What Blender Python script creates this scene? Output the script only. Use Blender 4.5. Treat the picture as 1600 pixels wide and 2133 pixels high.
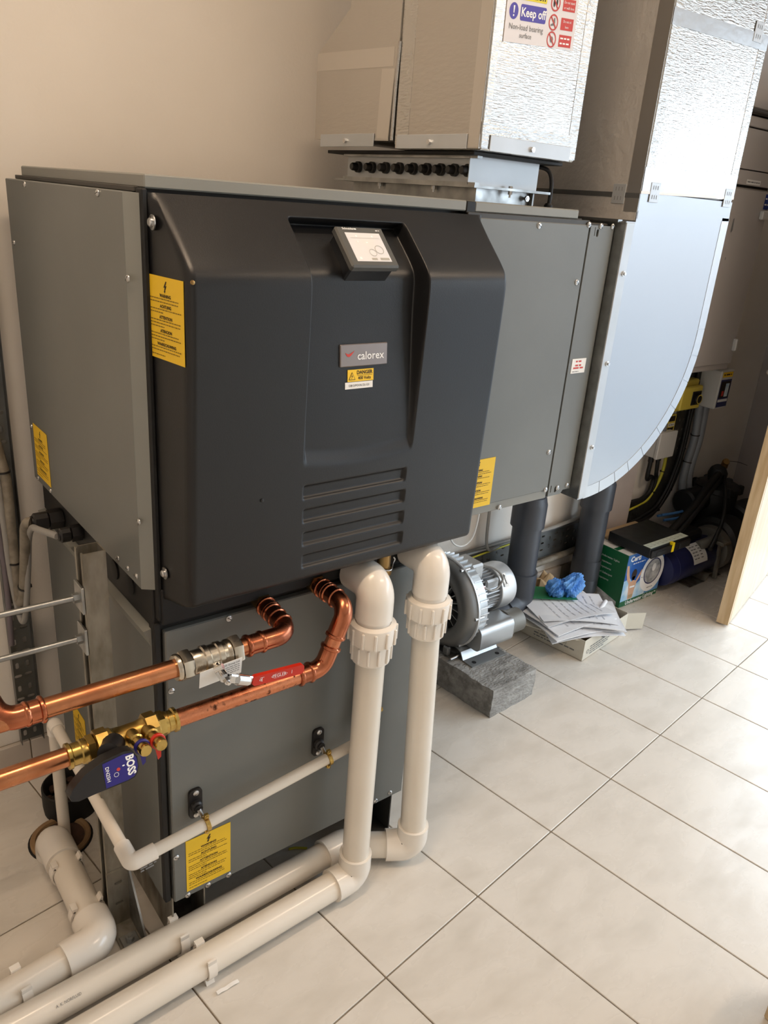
import bpy, bmesh, math, random
from mathutils import Vector, Matrix
random.seed(7)
for _o in list(bpy.data.objects):
    bpy.data.objects.remove(_o)
sc = bpy.context.scene
COL = sc.collection
V = Vector
PI = math.pi

# ------------------------------------------------------------------ camera
FPX = 1625.46
CAM = V((-0.769949, -0.817420, 1.462822))
_yaw, _pit, _rol = (math.radians(a) for a in (50.69021, -21.834706, 4.488396))
_f = V((math.cos(_pit)*math.cos(_yaw), math.cos(_pit)*math.sin(_yaw), math.sin(_pit)))
_r = V((math.sin(_yaw), -math.cos(_yaw), 0))
_u = _r.cross(_f)
CR = math.cos(_rol)*_r + math.sin(_rol)*_u
CU = -math.sin(_rol)*_r + math.cos(_rol)*_u
cd = bpy.data.cameras.new('camera')
cam = bpy.data.objects.new('camera', cd)
COL.objects.link(cam)
cam.matrix_world = Matrix(((CR.x, CU.x, -_f.x, CAM.x), (CR.y, CU.y, -_f.y, CAM.y), (CR.z, CU.z, -_f.z, CAM.z), (0, 0, 0, 1)))
cd.sensor_fit = 'VERTICAL'
cd.sensor_height = 36.0
cd.lens = FPX/2133*36.0
cd.clip_start = 0.02
sc.camera = cam

# ------------------------------------------------------------------ world, exposure
w = bpy.data.worlds.new('sky')
sc.world = w
w.use_nodes = True
wb = w.node_tree.nodes['Background']
wb.inputs[0].default_value = (0.74, 0.88, 1.0, 1)
wb.inputs[1].default_value = 7.0
vs = sc.view_settings
vs.view_transform = 'Standard'
vs.look = 'None'
vs.exposure = -0.08
vs.gamma = 1.0
vs.use_curve_mapping = False

ROOM = dict(x0=-1.9, x1=3.0, y0=-3.7, y1=1.01, h=2.7)
DOOR_Y0, DOOR_Y1, DOOR_H = -3.2, 0.64, 2.15

def area_light(name, loc, size, sizey, power, color, rot):
    l = bpy.data.lights.new(name, 'AREA')
    l.shape = 'RECTANGLE'
    l.size, l.size_y = size, sizey
    l.energy = power
    l.color = color
    o = bpy.data.objects.new(name, l)
    o.location = loc
    o.rotation_euler = rot
    COL.objects.link(o)
    return o

# light portal in the wide door opening of the right wall: it guides the sky light, gives none itself
_p = area_light('door_opening_portal', (3.04, (DOOR_Y0+DOOR_Y1)/2, DOOR_H/2), DOOR_Y1-DOOR_Y0, DOOR_H, 1, (1, 1, 1), (PI/2, 0, PI/2))
_p.data.cycles.is_portal = True
LAMPS = [(-0.50, -0.15), (1.5, -1.0)]
LAMP_POWER = 17.5
LAMP_COL = (1.0, 0.75, 0.53)
for lx, ly in LAMPS:
    area_light('ceiling_lamp_light', (lx, ly, 2.655), 1.1, 0.12, LAMP_POWER, LAMP_COL, (0, 0, 0))

# ------------------------------------------------------------------ helpers
def lin(c):
    return tuple(((x/12.92) if x <= 0.04045 else ((x+0.055)/1.055)**2.4) for x in (v/255 for v in c))

def at(u, v, ax, val):
    """the point of the plane x, y or z = val that the photograph shows at this pixel"""
    d = CR*((u-800)/FPX) + CU*(-(v-1066.5)/FPX) + _f
    i = 'xyz'.index(ax)
    return CAM + d*((val-CAM[i])/d[i])

MATS = {}
def mat(name, col, rough=0.5, metal=0.0, col2=None, vscale=8.0, stretch=(1, 1, 1), lo=0.35, hi=0.65, bump=0.0,
        bscale=60.0, bstretch=(1, 1, 1), spec=0.5, coat=0.0, alpha=1.0, emit=None, estr=0.0, rvar=0.0, detail=4.0, trans=0.0, world=False):
    m = bpy.data.materials.new(name)
    m.use_nodes = True
    nt = m.node_tree
    b = nt.nodes['Principled BSDF']
    c1 = lin(col) + (1,)
    b.inputs['Base Color'].default_value = c1
    b.inputs['Roughness'].default_value = rough
    b.inputs['Metallic'].default_value = metal
    b.inputs['Specular IOR Level'].default_value = spec
    b.inputs['Coat Weight'].default_value = coat
    b.inputs['Alpha'].default_value = alpha
    b.inputs['Transmission Weight'].default_value = trans
    if emit:
        b.inputs['Emission Color'].default_value = lin(emit) + (1,)
        b.inputs['Emission Strength'].default_value = estr
    tc = nt.nodes.new('ShaderNodeTexCoord')
    co = nt.nodes.new('ShaderNodeNewGeometry').outputs['Position'] if world else tc.outputs['Object']
    if col2 or rvar:
        mp = nt.nodes.new('ShaderNodeMapping')
        mp.inputs['Scale'].default_value = stretch
        nz = nt.nodes.new('ShaderNodeTexNoise')
        nz.inputs['Scale'].default_value = vscale
        nz.inputs['Detail'].default_value = detail
        nt.links.new(co, mp.inputs[0])
        nt.links.new(mp.outputs[0], nz.inputs['Vector'])
        if col2:
            cr = nt.nodes.new('ShaderNodeValToRGB')
            cr.color_ramp.elements[0].position = lo
            cr.color_ramp.elements[1].position = hi
            cr.color_ramp.elements[0].color = c1
            cr.color_ramp.elements[1].color = lin(col2) + (1,)
            nt.links.new(nz.outputs['Fac'], cr.inputs[0])
            nt.links.new(cr.outputs[0], b.inputs['Base Color'])
        if rvar:
            mr = nt.nodes.new('ShaderNodeMapRange')
            mr.inputs['From Min'].default_value = 0.3
            mr.inputs['From Max'].default_value = 0.7
            mr.inputs['To Min'].default_value = max(0.02, rough-rvar)
            mr.inputs['To Max'].default_value = min(1, rough+rvar)
            nt.links.new(nz.outputs['Fac'], mr.inputs[0])
            nt.links.new(mr.outputs[0], b.inputs['Roughness'])
    if bump:
        mp2 = nt.nodes.new('ShaderNodeMapping')
        mp2.inputs['Scale'].default_value = bstretch
        nb = nt.nodes.new('ShaderNodeTexNoise')
        nb.inputs['Scale'].default_value = bscale
        nb.inputs['Detail'].default_value = 3
        bp = nt.nodes.new('ShaderNodeBump')
        bp.inputs['Strength'].default_value = bump
        bp.inputs['Distance'].default_value = 0.01
        nt.links.new(co, mp2.inputs[0])
        nt.links.new(mp2.outputs[0], nb.inputs['Vector'])
        nt.links.new(nb.outputs['Fac'], bp.inputs['Height'])
        nt.links.new(bp.outputs[0], b.inputs['Normal'])
    MATS[name] = m
    return m

mat('wall_paint', (236, 230, 222), 0.75, bump=0.05, bscale=150, col2=(230, 223, 213), vscale=2)
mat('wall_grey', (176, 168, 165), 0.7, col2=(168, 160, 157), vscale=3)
mat('board_grey', (190, 180, 176), 0.8, col2=(176, 166, 162), vscale=5)
mat('ceiling_paint', (240, 236, 230), 0.85)
mat('tile', (219, 213, 204), 0.28, col2=(200, 193, 182), vscale=7, lo=0.42, hi=0.85, stretch=(1.0, 2.2, 1), bump=0.03, bscale=40, rvar=0.08, detail=9, world=True)
mat('grout', (142, 130, 112), 0.9, col2=(116, 105, 90), vscale=12)
mat('skirting', (205, 196, 186), 0.4, col2=(190, 180, 170), vscale=6)
mat('panel_grey', (114, 116, 113), 0.38, col2=(107, 109, 106), vscale=4, spec=0.5, bump=0.015, bscale=300)
mat('panel_edge', (134, 134, 128), 0.45)
mat('body_dark', (58, 55, 51), 0.5)
mat('gap_black', (14, 14, 15), 0.6)
mat('cover_black', (15, 15, 17), 0.40, spec=0.5, bump=0.04, bscale=500, rvar=0.06, vscale=5)
mat('steel_screw', (205, 205, 205), 0.3, 1.0)
mat('label_yellow', (245, 200, 40), 0.5)
mat('print_black', (35, 22, 14), 0.6)
mat('print_faint', (120, 92, 25), 0.6)
mat('white_label', (240, 238, 234), 0.5)
mat('print_grey', (120, 120, 120), 0.6)
mat('print_red', (200, 60, 50), 0.5)
mat('print_white', (245, 245, 245), 0.5)
mat('badge_grey', (140, 132, 130), 0.3, 0.6)
mat('hmi_black', (30, 33, 38), 0.35)
mat('hmi_bezel', (88, 88, 86), 0.25)
mat('screen', (205, 205, 210), 0.12, emit=(205, 205, 212), estr=0.22, col2=(216, 210, 200), vscale=9)
mat('screen_mark', (165, 160, 150), 0.2, emit=(165, 160, 150), estr=0.2)
mat('galv', (178, 180, 180), 0.38, 1.0, col2=(150, 152, 152), vscale=25, rvar=0.1)
mat('galv_old', (172, 168, 158), 0.5, 0.8, col2=(130, 124, 112), vscale=9, stretch=(3, 3, 1), rvar=0.12)
mat('zinc_white', (196, 200, 204), 0.45, 0.5, col2=(185, 189, 192), vscale=6)
mat('foil', (200, 197, 192), 0.22, 1.0, bump=0.15, bscale=26, bstretch=(2.2, 2.2, 15), rvar=0.07, vscale=10)
mat('foil_fine', (198, 196, 192), 0.28, 1.0, bump=0.25, bscale=30, bstretch=(2, 2, 9), rvar=0.06, vscale=10)
mat('foil_shaded', (214, 209, 203), 0.42, 0.5, bump=0.3, bscale=60, bstretch=(1, 1, 1), rvar=0.06, vscale=10)  # foil copy for the shaded riser side, tone lifted through colour and metalness
mat('foil_plain', (174, 177, 181), 0.38, 0.8, bump=0.012, bscale=12, rvar=0.04, vscale=5)
mat('foil_tape', (188, 190, 192), 0.36, 0.8, bump=0.08, bscale=40)
mat('foil_band', (208, 203, 196), 0.36, 0.9, bump=0.05, bscale=40)
mat('foil_matt', (196, 191, 184), 0.42, 0.9, bump=0.1, bscale=20, bstretch=(2, 2, 7), rvar=0.05, vscale=8)
mat('pvc_white', (232, 224, 212), 0.2, spec=0.5, col2=(226, 217, 203), vscale=4)
mat('pvc_fit', (237, 230, 220), 0.2, spec=0.5)
mat('copper', (206, 140, 100), 0.29, 1.0, col2=(158, 98, 66), vscale=14, lo=0.4, hi=0.7, rvar=0.1)
mat('copper_spotted', (208, 134, 98), 0.3, 1.0, col2=(84, 50, 36), vscale=70, lo=0.60, hi=0.70, rvar=0.1, detail=2)
mat('copper_fit', (190, 116, 84), 0.25, 1.0, col2=(128, 70, 50), vscale=20, lo=0.4, hi=0.75, rvar=0.1)
mat('brass', (206, 176, 104), 0.3, 1.0, col2=(160, 130, 70), vscale=22, rvar=0.12)
mat('brass_dull', (160, 130, 84), 0.4, 1.0)
mat('nickel', (214, 205, 190), 0.24, 1.0, col2=(186, 176, 160), vscale=20, rvar=0.08)
mat('chrome', (220, 220, 220), 0.12, 1.0)
mat('red_plastic', (196, 42, 24), 0.35)
mat('blue_plastic', (38, 32, 120), 0.35)
mat('black_plastic', (24, 22, 23), 0.42)
mat('black_rubber', (18, 18, 18), 0.7)
mat('cable_grey', (150, 148, 144), 0.5)
mat('cable_purple', (108, 100, 106), 0.5)
mat('conduit_flex', (146, 138, 124), 0.5, col2=(112, 104, 92), vscale=30)
mat('conduit_grey', (142, 146, 152), 0.4)
mat('cable_black', (20, 20, 22), 0.5)
mat('cable_yellow', (196, 190, 60), 0.5)
mat('tray_steel', (128, 130, 130), 0.45, 0.9, col2=(106, 108, 108), vscale=18)
mat('clay', (150, 122, 88), 0.8, col2=(128, 100, 70), vscale=12)
mat('soil', (46, 30, 22), 0.95, col2=(66, 44, 32), vscale=30, bump=0.4, bscale=60)
mat('concrete', (166, 164, 160), 0.9, col2=(126, 124, 120), vscale=14, stretch=(1, 3, 3), bump=0.7, bscale=70, bstretch=(1, 2, 2))
mat('cast_alu', (178, 180, 181), 0.42, 0.85, rvar=0.06, vscale=30)
mat('cast_dark', (128, 128, 127), 0.45, 0.8)
mat('alu_light', (214, 216, 218), 0.4, 0.6)
mat('motor_grey', (168, 170, 172), 0.45, 0.7)
mat('pvc_dark', (66, 70, 78), 0.4, col2=(58, 61, 68), vscale=5)
mat('carton', (216, 210, 196), 0.8, col2=(205, 198, 182), vscale=6)
mat('carton_brown', (190, 164, 128), 0.85, col2=(176, 150, 114), vscale=8)
mat('paper', (238, 238, 240), 0.7, col2=(226, 227, 231), vscale=8)
mat('leaflet_green', (34, 120, 74), 0.45)
mat('glove_blue', (70, 135, 215), 0.4, col2=(110, 170, 235), vscale=18, alpha=0.93)
mat('box_green', (14, 98, 60), 0.4)
mat('box_blue', (40, 96, 176), 0.35, col2=(120, 175, 220), vscale=7, lo=0.45, hi=0.75)
mat('box_water', (150, 200, 232), 0.35, col2=(232, 240, 246), vscale=22)
mat('skin_print', (214, 170, 140), 0.4)
mat('hair_print', (52, 40, 34), 0.4)
mat('print_grey_lens', (150, 152, 156), 0.35, col2=(214, 216, 218), vscale=40)
mat('print_navy', (36, 44, 96), 0.4)
mat('dvr_black', (26, 28, 30), 0.42, rvar=0.1, vscale=14)
mat('tape_pale', (200, 208, 194), 0.5)
mat('tape_yellow', (246, 214, 20), 0.45)
mat('pump_blue', (20, 28, 78), 0.4)
mat('pump_black', (30, 31, 33), 0.5)
mat('pump_grey', (120, 118, 112), 0.5, 0.4)
mat('iso_yellow', (226, 204, 84), 0.45)
mat('iso_grey', (206, 204, 200), 0.5)
mat('cabinet_grey', (190, 184, 180), 0.45, col2=(184, 178, 174), vscale=3)
mat('sticker_blue', (30, 60, 150), 0.4)
mat('wood', (210, 186, 150), 0.5, col2=(188, 160, 120), vscale=7, stretch=(9, 9, 0.7), detail=6)
mat('wood_pale', (228, 204, 176), 0.42, col2=(214, 186, 154), vscale=6, stretch=(6, 6, 0.6), detail=6)
mat('sign_white', (232, 228, 230), 0.25)
mat('sign_yellow', (232, 214, 60), 0.3)
mat('sign_blue', (84, 76, 170), 0.3)
mat('lamp_glow', (255, 236, 210), 0.5, emit=(255, 224, 188), estr=6)
mat('paving', (128, 132, 138), 0.9, col2=(116, 120, 126), vscale=3)
mat('print_pale', (196, 197, 203), 0.7)

ROOT = {}
def base_of(o):
    while o.parent:
        o = o.parent
    return ROOT.get(o.name, V((0, 0, 0)))

def thing(name, label, cat, loc, group=None):
    o = bpy.data.objects.new(name, None)
    o.empty_display_size = 0.05
    COL.objects.link(o)
    o.location = loc
    ROOT[o.name] = V(loc)
    o['label'] = label
    o['category'] = cat
    if group:
        o['group'] = group
    return o

def tag(o, label, cat, group=None):
    o['label'] = label
    o['category'] = cat
    if group:
        o['group'] = group
    return o

def basis(n, up=V((0, 0, 1))):
    n = V(n).normalized()
    if abs(n.dot(up)) > 0.97:
        up = V((1, 0, 0))
    a = up.cross(n).normalized()
    return a, n.cross(a), n

class MB:
    def __init__(self):
        self.v, self.f, self.m = [], [], []
        self.cur = 0
    def add(self, vs, fs):
        k = len(self.v)
        self.v += [V(p) for p in vs]
        for f in fs:
            self.f.append([i+k for i in f])
            self.m.append(self.cur)
        return self
    def box(self, a, b, ch=0.0):
        x0, x1 = sorted((a[0], b[0])); y0, y1 = sorted((a[1], b[1])); z0, z1 = sorted((a[2], b[2]))
        if not ch:
            vs = [(x, y, z) for x in (x0, x1) for y in (y0, y1) for z in (z0, z1)]
            return self.add(vs, [(0, 1, 3, 2), (4, 6, 7, 5), (0, 4, 5, 1), (2, 3, 7, 6), (0, 2, 6, 4), (1, 5, 7, 3)])
        c = min(ch, (x1-x0)*.45, (y1-y0)*.45, (z1-z0)*.45)
        vs, idx = [], {}
        for i, x in ((0, x0), (1, x1)):
            for j, y in ((0, y0), (1, y1)):
                for k, z in ((0, z0), (1, z1)):
                    sx, sy, sz = (c if i == 0 else -c), (c if j == 0 else -c), (c if k == 0 else -c)
                    idx[i, j, k, 0] = len(vs); vs.append((x, y+sy, z+sz))
                    idx[i, j, k, 1] = len(vs); vs.append((x+sx, y, z+sz))
                    idx[i, j, k, 2] = len(vs); vs.append((x+sx, y+sy, z))
        fs = []
        for i in (0, 1):
            o = [(i, 0, 0, 0), (i, 1, 0, 0), (i, 1, 1, 0), (i, 0, 1, 0)]
            fs.append([idx[t] for t in (o if i else o[::-1])])
            o = [(0, i, 0, 1), (1, i, 0, 1), (1, i, 1, 1), (0, i, 1, 1)]
            fs.append([idx[t] for t in (o[::-1] if i else o)])
            o = [(0, 0, i, 2), (1, 0, i, 2), (1, 1, i, 2), (0, 1, i, 2)]
            fs.append([idx[t] for t in (o if i else o[::-1])])
        for i in (0, 1):
            for j in (0, 1):
                q = [idx[i, j, 0, 0], idx[i, j, 1, 0], idx[i, j, 1, 1], idx[i, j, 0, 1]]
                fs.append(q if i != j else q[::-1])
                q = [idx[i, 0, j, 0], idx[i, 1, j, 0], idx[i, 1, j, 2], idx[i, 0, j, 2]]
                fs.append(q if i == j else q[::-1])
                q = [idx[0, i, j, 1], idx[1, i, j, 1], idx[1, i, j, 2], idx[0, i, j, 2]]
                fs.append(q if i != j else q[::-1])
                for k in (0, 1):
                    q = [idx[i, j, k, 0], idx[i, j, k, 1], idx[i, j, k, 2]]
                    fs.append(q if (i+j+k) % 2 else q[::-1])
        return self.add(vs, fs)
    def lathe(self, prof, o, axis, n=24, up=V((0, 0, 1)), phase=0.0):
        a, b, c = basis(axis, up)
        o = V(o)
        vs, fs = [], []
        for r, h in prof:
            for i in range(n):
                t = 2*PI*i/n + phase
                vs.append(o + c*h + (a*math.cos(t) + b*math.sin(t))*max(r, 1e-5))
        for j in range(len(prof)-1):
            for i in range(n):
                i2 = (i+1) % n
                fs.append((j*n+i, j*n+i2, (j+1)*n+i2, (j+1)*n+i))
        fs.append(tuple(range(n))[::-1])
        fs.append(tuple((len(prof)-1)*n+i for i in range(n)))
        return self.add(vs, fs)
    def cyl(self, p0, p1, r, n=20, r1=None, ch=0.0, phase=0.0):
        p0, p1 = V(p0), V(p1)
        L = (p1-p0).length
        r1 = r if r1 is None else r1
        pr = [(r-ch, 0), (r, ch), (r1, L-ch), (r1-ch, L)] if ch else [(r, 0), (r1, L)]
        return self.lathe(pr, p0, p1-p0, n, phase=phase)
    def sweep(self, path, r, n=16, cap=True):
        path = [V(p) for p in path]
        t0 = (path[1]-path[0]).normalized()
        a, b, _ = basis(t0)
        vs, fs = [], []
        N = len(path)
        for k, p in enumerate(path):
            t = (path[min(k+1, N-1)] - path[max(k-1, 0)]).normalized()
            a = (a - t*a.dot(t)).normalized()
            b = t.cross(a)
            rr = r[k] if isinstance(r, (list, tuple)) else r
            for i in range(n):
                th = 2*PI*i/n
                vs.append(p + (a*math.cos(th) + b*math.sin(th))*rr)
        for k in range(N-1):
            for i in range(n):
                i2 = (i+1) % n
                fs.append((k*n+i, k*n+i2, (k+1)*n+i2, (k+1)*n+i))
        if cap:
            fs.append(tuple(range(n))[::-1])
            fs.append(tuple((N-1)*n+i for i in range(n)))
        return self.add(vs, fs)
    def prism(self, poly, o, u, v, depth):
        """polygon (u, v) from o, pushed back by depth along -(u x v)"""
        o, u, v = V(o), V(u).normalized(), V(v).normalized()
        n = u.cross(v)
        k = len(poly)
        vs = [o + u*x + v*y for x, y in poly] + [o + u*x + v*y - n*depth for x, y in poly]
        fs = [tuple(range(k)), tuple(range(2*k-1, k-1, -1))]
        for i in range(k):
            j = (i+1) % k
            fs.append((j, i, i+k, j+k))
        return self.add(vs, fs)
    def quad(self, a, b, c, d):
        return self.add([a, b, c, d], [(0, 1, 2, 3)])
    def mesh(self, name, off, mats, smooth=35):
        me = bpy.data.meshes.new(name)
        me.from_pydata([p-off for p in self.v], [], self.f)
        for m in (mats if isinstance(mats, (list, tuple)) else [mats]):
            me.materials.append(MATS[m])
        if any(self.m):
            for p, i in zip(me.polygons, self.m):
                p.material_index = i
        me.validate()
        if smooth:
            bm = bmesh.new()
            bm.from_mesh(me)
            bmesh.ops.recalc_face_normals(bm, faces=bm.faces)
            bm.to_mesh(me)
            bm.free()
            me.polygons.foreach_set('use_smooth', [True]*len(me.polygons))
            me.set_sharp_from_angle(angle=math.radians(smooth))
        me.update()
        return me
    def build(self, name, mats, parent=None, smooth=35, label=None):
        off = base_of(parent) if parent else V((0, 0, 0))
        o = bpy.data.objects.new(name, self.mesh(name, off, mats, smooth))
        COL.objects.link(o)
        if parent:
            o.parent = parent
        if label:
            o['label'] = label
        return o
    def solo(self, name, mats, label, cat, loc, group=None, smooth=35):
        """a thing that is one mesh, with its origin at its base"""
        o = bpy.data.objects.new(name, self.mesh(name, V(loc), mats, smooth))
        COL.objects.link(o)
        o.location = loc
        ROOT[o.name] = V(loc)
        return tag(o, label, cat, group)

def put(name, me, parent, loc, rot=None):
    """one more copy of a shared mesh as a part of parent"""
    o = bpy.data.objects.new(name, me)
    COL.objects.link(o)
    o.parent = parent
    o.location = V(loc) - base_of(parent)
    if rot is not None:
        o.rotation_mode = 'QUATERNION'
        o.rotation_quaternion = rot
    return o

def fillet(pts, rad, seg=8):
    pts = [V(p) for p in pts]
    out = [pts[0]]
    for i in range(1, len(pts)-1):
        p, a, b = pts[i], pts[i-1], pts[i+1]
        rr = rad[i-1] if isinstance(rad, (list, tuple)) else rad
        d0, d1 = (a-p).normalized(), (b-p).normalized()
        ang = math.acos(max(-1, min(1, d0.dot(d1))))
        if PI-ang < 0.02 or rr <= 0:
            out.append(p)
            continue
        t = min(rr/math.tan(ang/2), (a-p).length*0.49, (b-p).length*0.49)
        rr2 = t*math.tan(ang/2)
        bis = (d0+d1).normalized()
        c = p + bis*(rr2/math.sin(ang/2))
        s0, s1 = (p+d0*t)-c, (p+d1*t)-c
        tot = s0.angle(s1)
        ax = s0.cross(s1).normalized()
        for k in range(seg+1):
            out.append(c + Matrix.Rotation(tot*k/seg, 3, ax) @ s0)
    out.append(pts[-1])
    return out

def smooth_path(pts, n=6):
    """Catmull-Rom through the points, for cables"""
    P = [V(p) for p in pts]
    P = [P[0]*2-P[1]] + P + [P[-1]*2-P[-2]]
    out = []
    for i in range(1, len(P)-2):
        for k in range(n):
            t = k/n
            a, b, c, d = P[i-1], P[i], P[i+1], P[i+2]
            out.append(0.5*((2*b) + (c-a)*t + (2*a-5*b+4*c-d)*t*t + (3*b-a-3*c+d)*t**3))
    out.append(P[-2])
    return out

def fill_mesh(loops, o, u, v, depth):
    """flat plate with holes: first loop is the outline; front face at o, thickness depth behind it"""
    cu = bpy.data.curves.new('tmp', 'CURVE')
    cu.dimensions = '2D'
    cu.fill_mode = 'BOTH'
    cu.extrude = depth/2
    for lp in loops:
        s = cu.splines.new('POLY')
        s.points.add(len(lp)-1)
        for q, (x, y) in zip(s.points, lp):
            q.co = (x, y, 0, 1)
        s.use_cyclic_u = True
    ob = bpy.data.objects.new('tmp', cu)
    me = bpy.data.meshes.new_from_object(ob)
    bpy.data.objects.remove(ob)
    bpy.data.curves.remove(cu)
    o, u, v = V(o), V(u).normalized(), V(v).normalized()
    n = u.cross(v)
    vs = [o + u*q.co.x + v*q.co.y + n*(q.co.z-depth/2) for q in me.vertices]
    fs = [tuple(p.vertices) for p in me.polygons]
    bpy.data.meshes.remove(me)
    return vs, fs

def text_mesh(body, size, align='CENTER', bold=0.0):
    cu = bpy.data.curves.new('tmp', 'FONT')
    cu.body = body
    cu.size = size
    cu.align_x = align
    cu.align_y = 'CENTER'
    cu.fill_mode = 'FRONT'
    cu.resolution_u = 2
    cu.offset = bold
    ob = bpy.data.objects.new('tmp', cu)
    me = bpy.data.meshes.new_from_object(ob)
    bpy.data.objects.remove(ob)
    bpy.data.curves.remove(cu)
    vs = [(q.co.x, q.co.y) for q in me.vertices]
    fs = [tuple(p.vertices) for p in me.polygons]
    bpy.data.meshes.remove(me)
    return vs, fs

def obround(cx, cy, w, h, n=5):
    out = []
    if w >= h:
        r = h/2; d = w/2-r
        for k in range(n+1):
            t = -PI/2 + PI*k/n
            out.append((cx+d+r*math.cos(t), cy+r*math.sin(t)))
        for k in range(n+1):
            t = PI/2 + PI*k/n
            out.append((cx-d+r*math.cos(t), cy+r*math.sin(t)))
    else:
        r = w/2; d = h/2-r
        for k in range(n+1):
            t = PI*k/n
            out.append((cx+r*math.cos(t), cy+d+r*math.sin(t)))
        for k in range(n+1):
            t = PI + PI*k/n
            out.append((cx+r*math.cos(t), cy-d+r*math.sin(t)))
    return out

def circle(cx, cy, r, n=20, ry=None):
    ry = r if ry is None else ry
    return [(cx+r*math.cos(2*PI*k/n), cy+ry*math.sin(2*PI*k/n)) for k in range(n)]

def rrect(x0, y0, x1, y1, r, n=4):
    out = []
    for cx, cy, a in ((x1-r, y0+r, -PI/2), (x1-r, y1-r, 0), (x0+r, y1-r, PI/2), (x0+r, y0+r, PI)):
        for k in range(n+1):
            t = a + PI/2*k/n
            out.append((cx+r*math.cos(t), cy+r*math.sin(t)))
    return out

class Print:
    """flat print laid on a surface: u right, v up, from the lower left corner o"""
    def __init__(self, o, u, v, lift=0.0004):
        self.o, self.u, self.v = V(o), V(u).normalized(), V(v).normalized()
        self.n = self.u.cross(self.v)
        self.lift = lift
        self.mb = MB()
        self.names = []
        self.lay = 0
    def _m(self, m):
        if m not in self.names:
            self.names.append(m)
        self.mb.cur = self.names.index(m)
    def P(self, x, y, l=0):
        return self.o + self.u*x + self.v*y + self.n*(self.lift + l*0.00025)
    def text(self, s, x, y, size, m='print_black', align='CENTER', l=1, bold=0.0, sx=1.0, rot=0.0):
        self._m(m)
        vs, fs = text_mesh(s, size, align, bold)
        c, q = math.cos(rot), math.sin(rot)
        self.mb.add([self.P(x+(a*sx)*c-b*q, y+(a*sx)*q+b*c, l) for a, b in vs], fs)
        return self
    def poly(self, pts, m, l=0):
        self._m(m)
        self.mb.add([self.P(x, y, l) for x, y in pts], [tuple(range(len(pts)))])
        return self
    def rect(self, x0, y0, x1, y1, m, l=0):
        return self.poly([(x0, y0), (x1, y0), (x1, y1), (x0, y1)], m, l)
    def ring(self, cx, cy, r0, r1, m, l=1, n=24, ry=1.0):
        self._m(m)
        a = [self.P(cx+r0*math.cos(2*PI*k/n), cy+ry*r0*math.sin(2*PI*k/n), l) for k in range(n)]
        b = [self.P(cx+r1*math.cos(2*PI*k/n), cy+ry*r1*math.sin(2*PI*k/n), l) for k in range(n)]
        self.mb.add(a+b, [(k, n+k, n+(k+1) % n, (k+1) % n) for k in range(n)])
        return self
    def words(self, x0, x1, y, h, m, l=1, rnd=None):
        """a line of print too small to read: word-long dashes"""
        rnd = rnd or random
        x = x0
        while x < x1-h:
            wd = min(h*rnd.uniform(1.6, 5.5), x1-x)
            self.rect(x, y-h/2, x+wd, y+h/2, m, l)
            x += wd + h*0.9
        return self
    def build(self, name, parent):
        return self.mb.build(name, self.names, parent, smooth=0)

def struct(o):
    o['kind'] = 'structure'
    return o

# ================================================================== the room
X0, X1, Y0, Y1, HH = ROOM['x0'], ROOM['x1'], ROOM['y0'], ROOM['y1'], ROOM['h']
TA = math.radians(7.5312)
floor = struct(MB().box((X0-.1, Y0-.1, -0.08), (X1+.1, Y1+.1, -0.0035)).build('floor', 'grout', smooth=0))
_t = MB().box((0.0016, 0.0016, -0.012), (0.2984, 0.5984, 0.0), 0.0012)
tile_me = _t.mesh('floor_tile', V((0, 0, 0)), 'tile')
_tq = Matrix.Rotation(TA, 3, 'Z')
for i in range(-12, 14):
    for j in range(-8, 3):
        p = _tq @ V((0.3*i, 0.6*j, 0))
        c = _tq @ V((0.3*i+.15, 0.6*j+.3, 0))
        if X0-.1 < c.x < X1+.05 and Y0-.2 < c.y < Y1+.3:
            o = put('floor_tile', tile_me, floor, p + V((0, 0, random.uniform(-0.0003, 0))))
            o.rotation_euler = (0, 0, TA)
wall_back = struct(MB().box((X0-.1, Y1, -.08), (X1+.1, Y1+.1, HH)).build('wall_back', 'wall_paint', smooth=0))
struct(MB().box((X0-.1, Y0-.1, -.08), (X0, Y1+.1, HH)).build('wall_left', 'wall_paint', smooth=0))
struct(MB().box((X0-.1, Y0-.1, -.08), (X1+.1, Y0, HH)).build('wall_front', 'wall_paint', smooth=0))
struct(MB().box((X0-.1, Y0-.1, HH), (X1+.1, Y1+.1, HH+.1)).build('ceiling', 'ceiling_paint', smooth=0))
_m = MB()
_m.box((X1, DOOR_Y1, -.08), (X1+.1, Y1+.1, HH))
_m.box((X1, Y0-.1, -.08), (X1+.1, DOOR_Y0, HH))
_m.box((X1, DOOR_Y0, DOOR_H), (X1+.1, DOOR_Y1, HH))
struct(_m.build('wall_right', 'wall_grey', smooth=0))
# plaster boxing that stands proud of the back wall behind the dark pipe
struct(MB().box((1.775, 0.950, 0), (2.032, Y1, HH)).build('wall_boxing', 'board_grey', smooth=0))
# skirting tiles
sk = struct(MB().box((X0, 0.9985, 0), (X1, Y1, 0.094)).build('baseboard_back', 'grout', smooth=0))
sk_me = MB().box((0.0015, 0, 0), (0.2985, 0.012, 0.096), 0.001).mesh('skirting_tile', V((0, 0, 0)), 'skirting')
for k in range(-7, 11):
    x = -0.408 + 0.3*k
    if x > X0 and not (1.5 < x < 2.02):
        put('skirting_tile', sk_me, sk, (x, 0.9935, 0))
sr = struct(MB().box((2.9885, DOOR_Y1, 0), (X1, 0.9985, 0.094)).build('baseboard_right', 'skirting', smooth=0))
ground = struct(MB().box((X1+.1, -9, -.12), (14, 8, -.06)).build('ground', 'paving', smooth=0))

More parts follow.
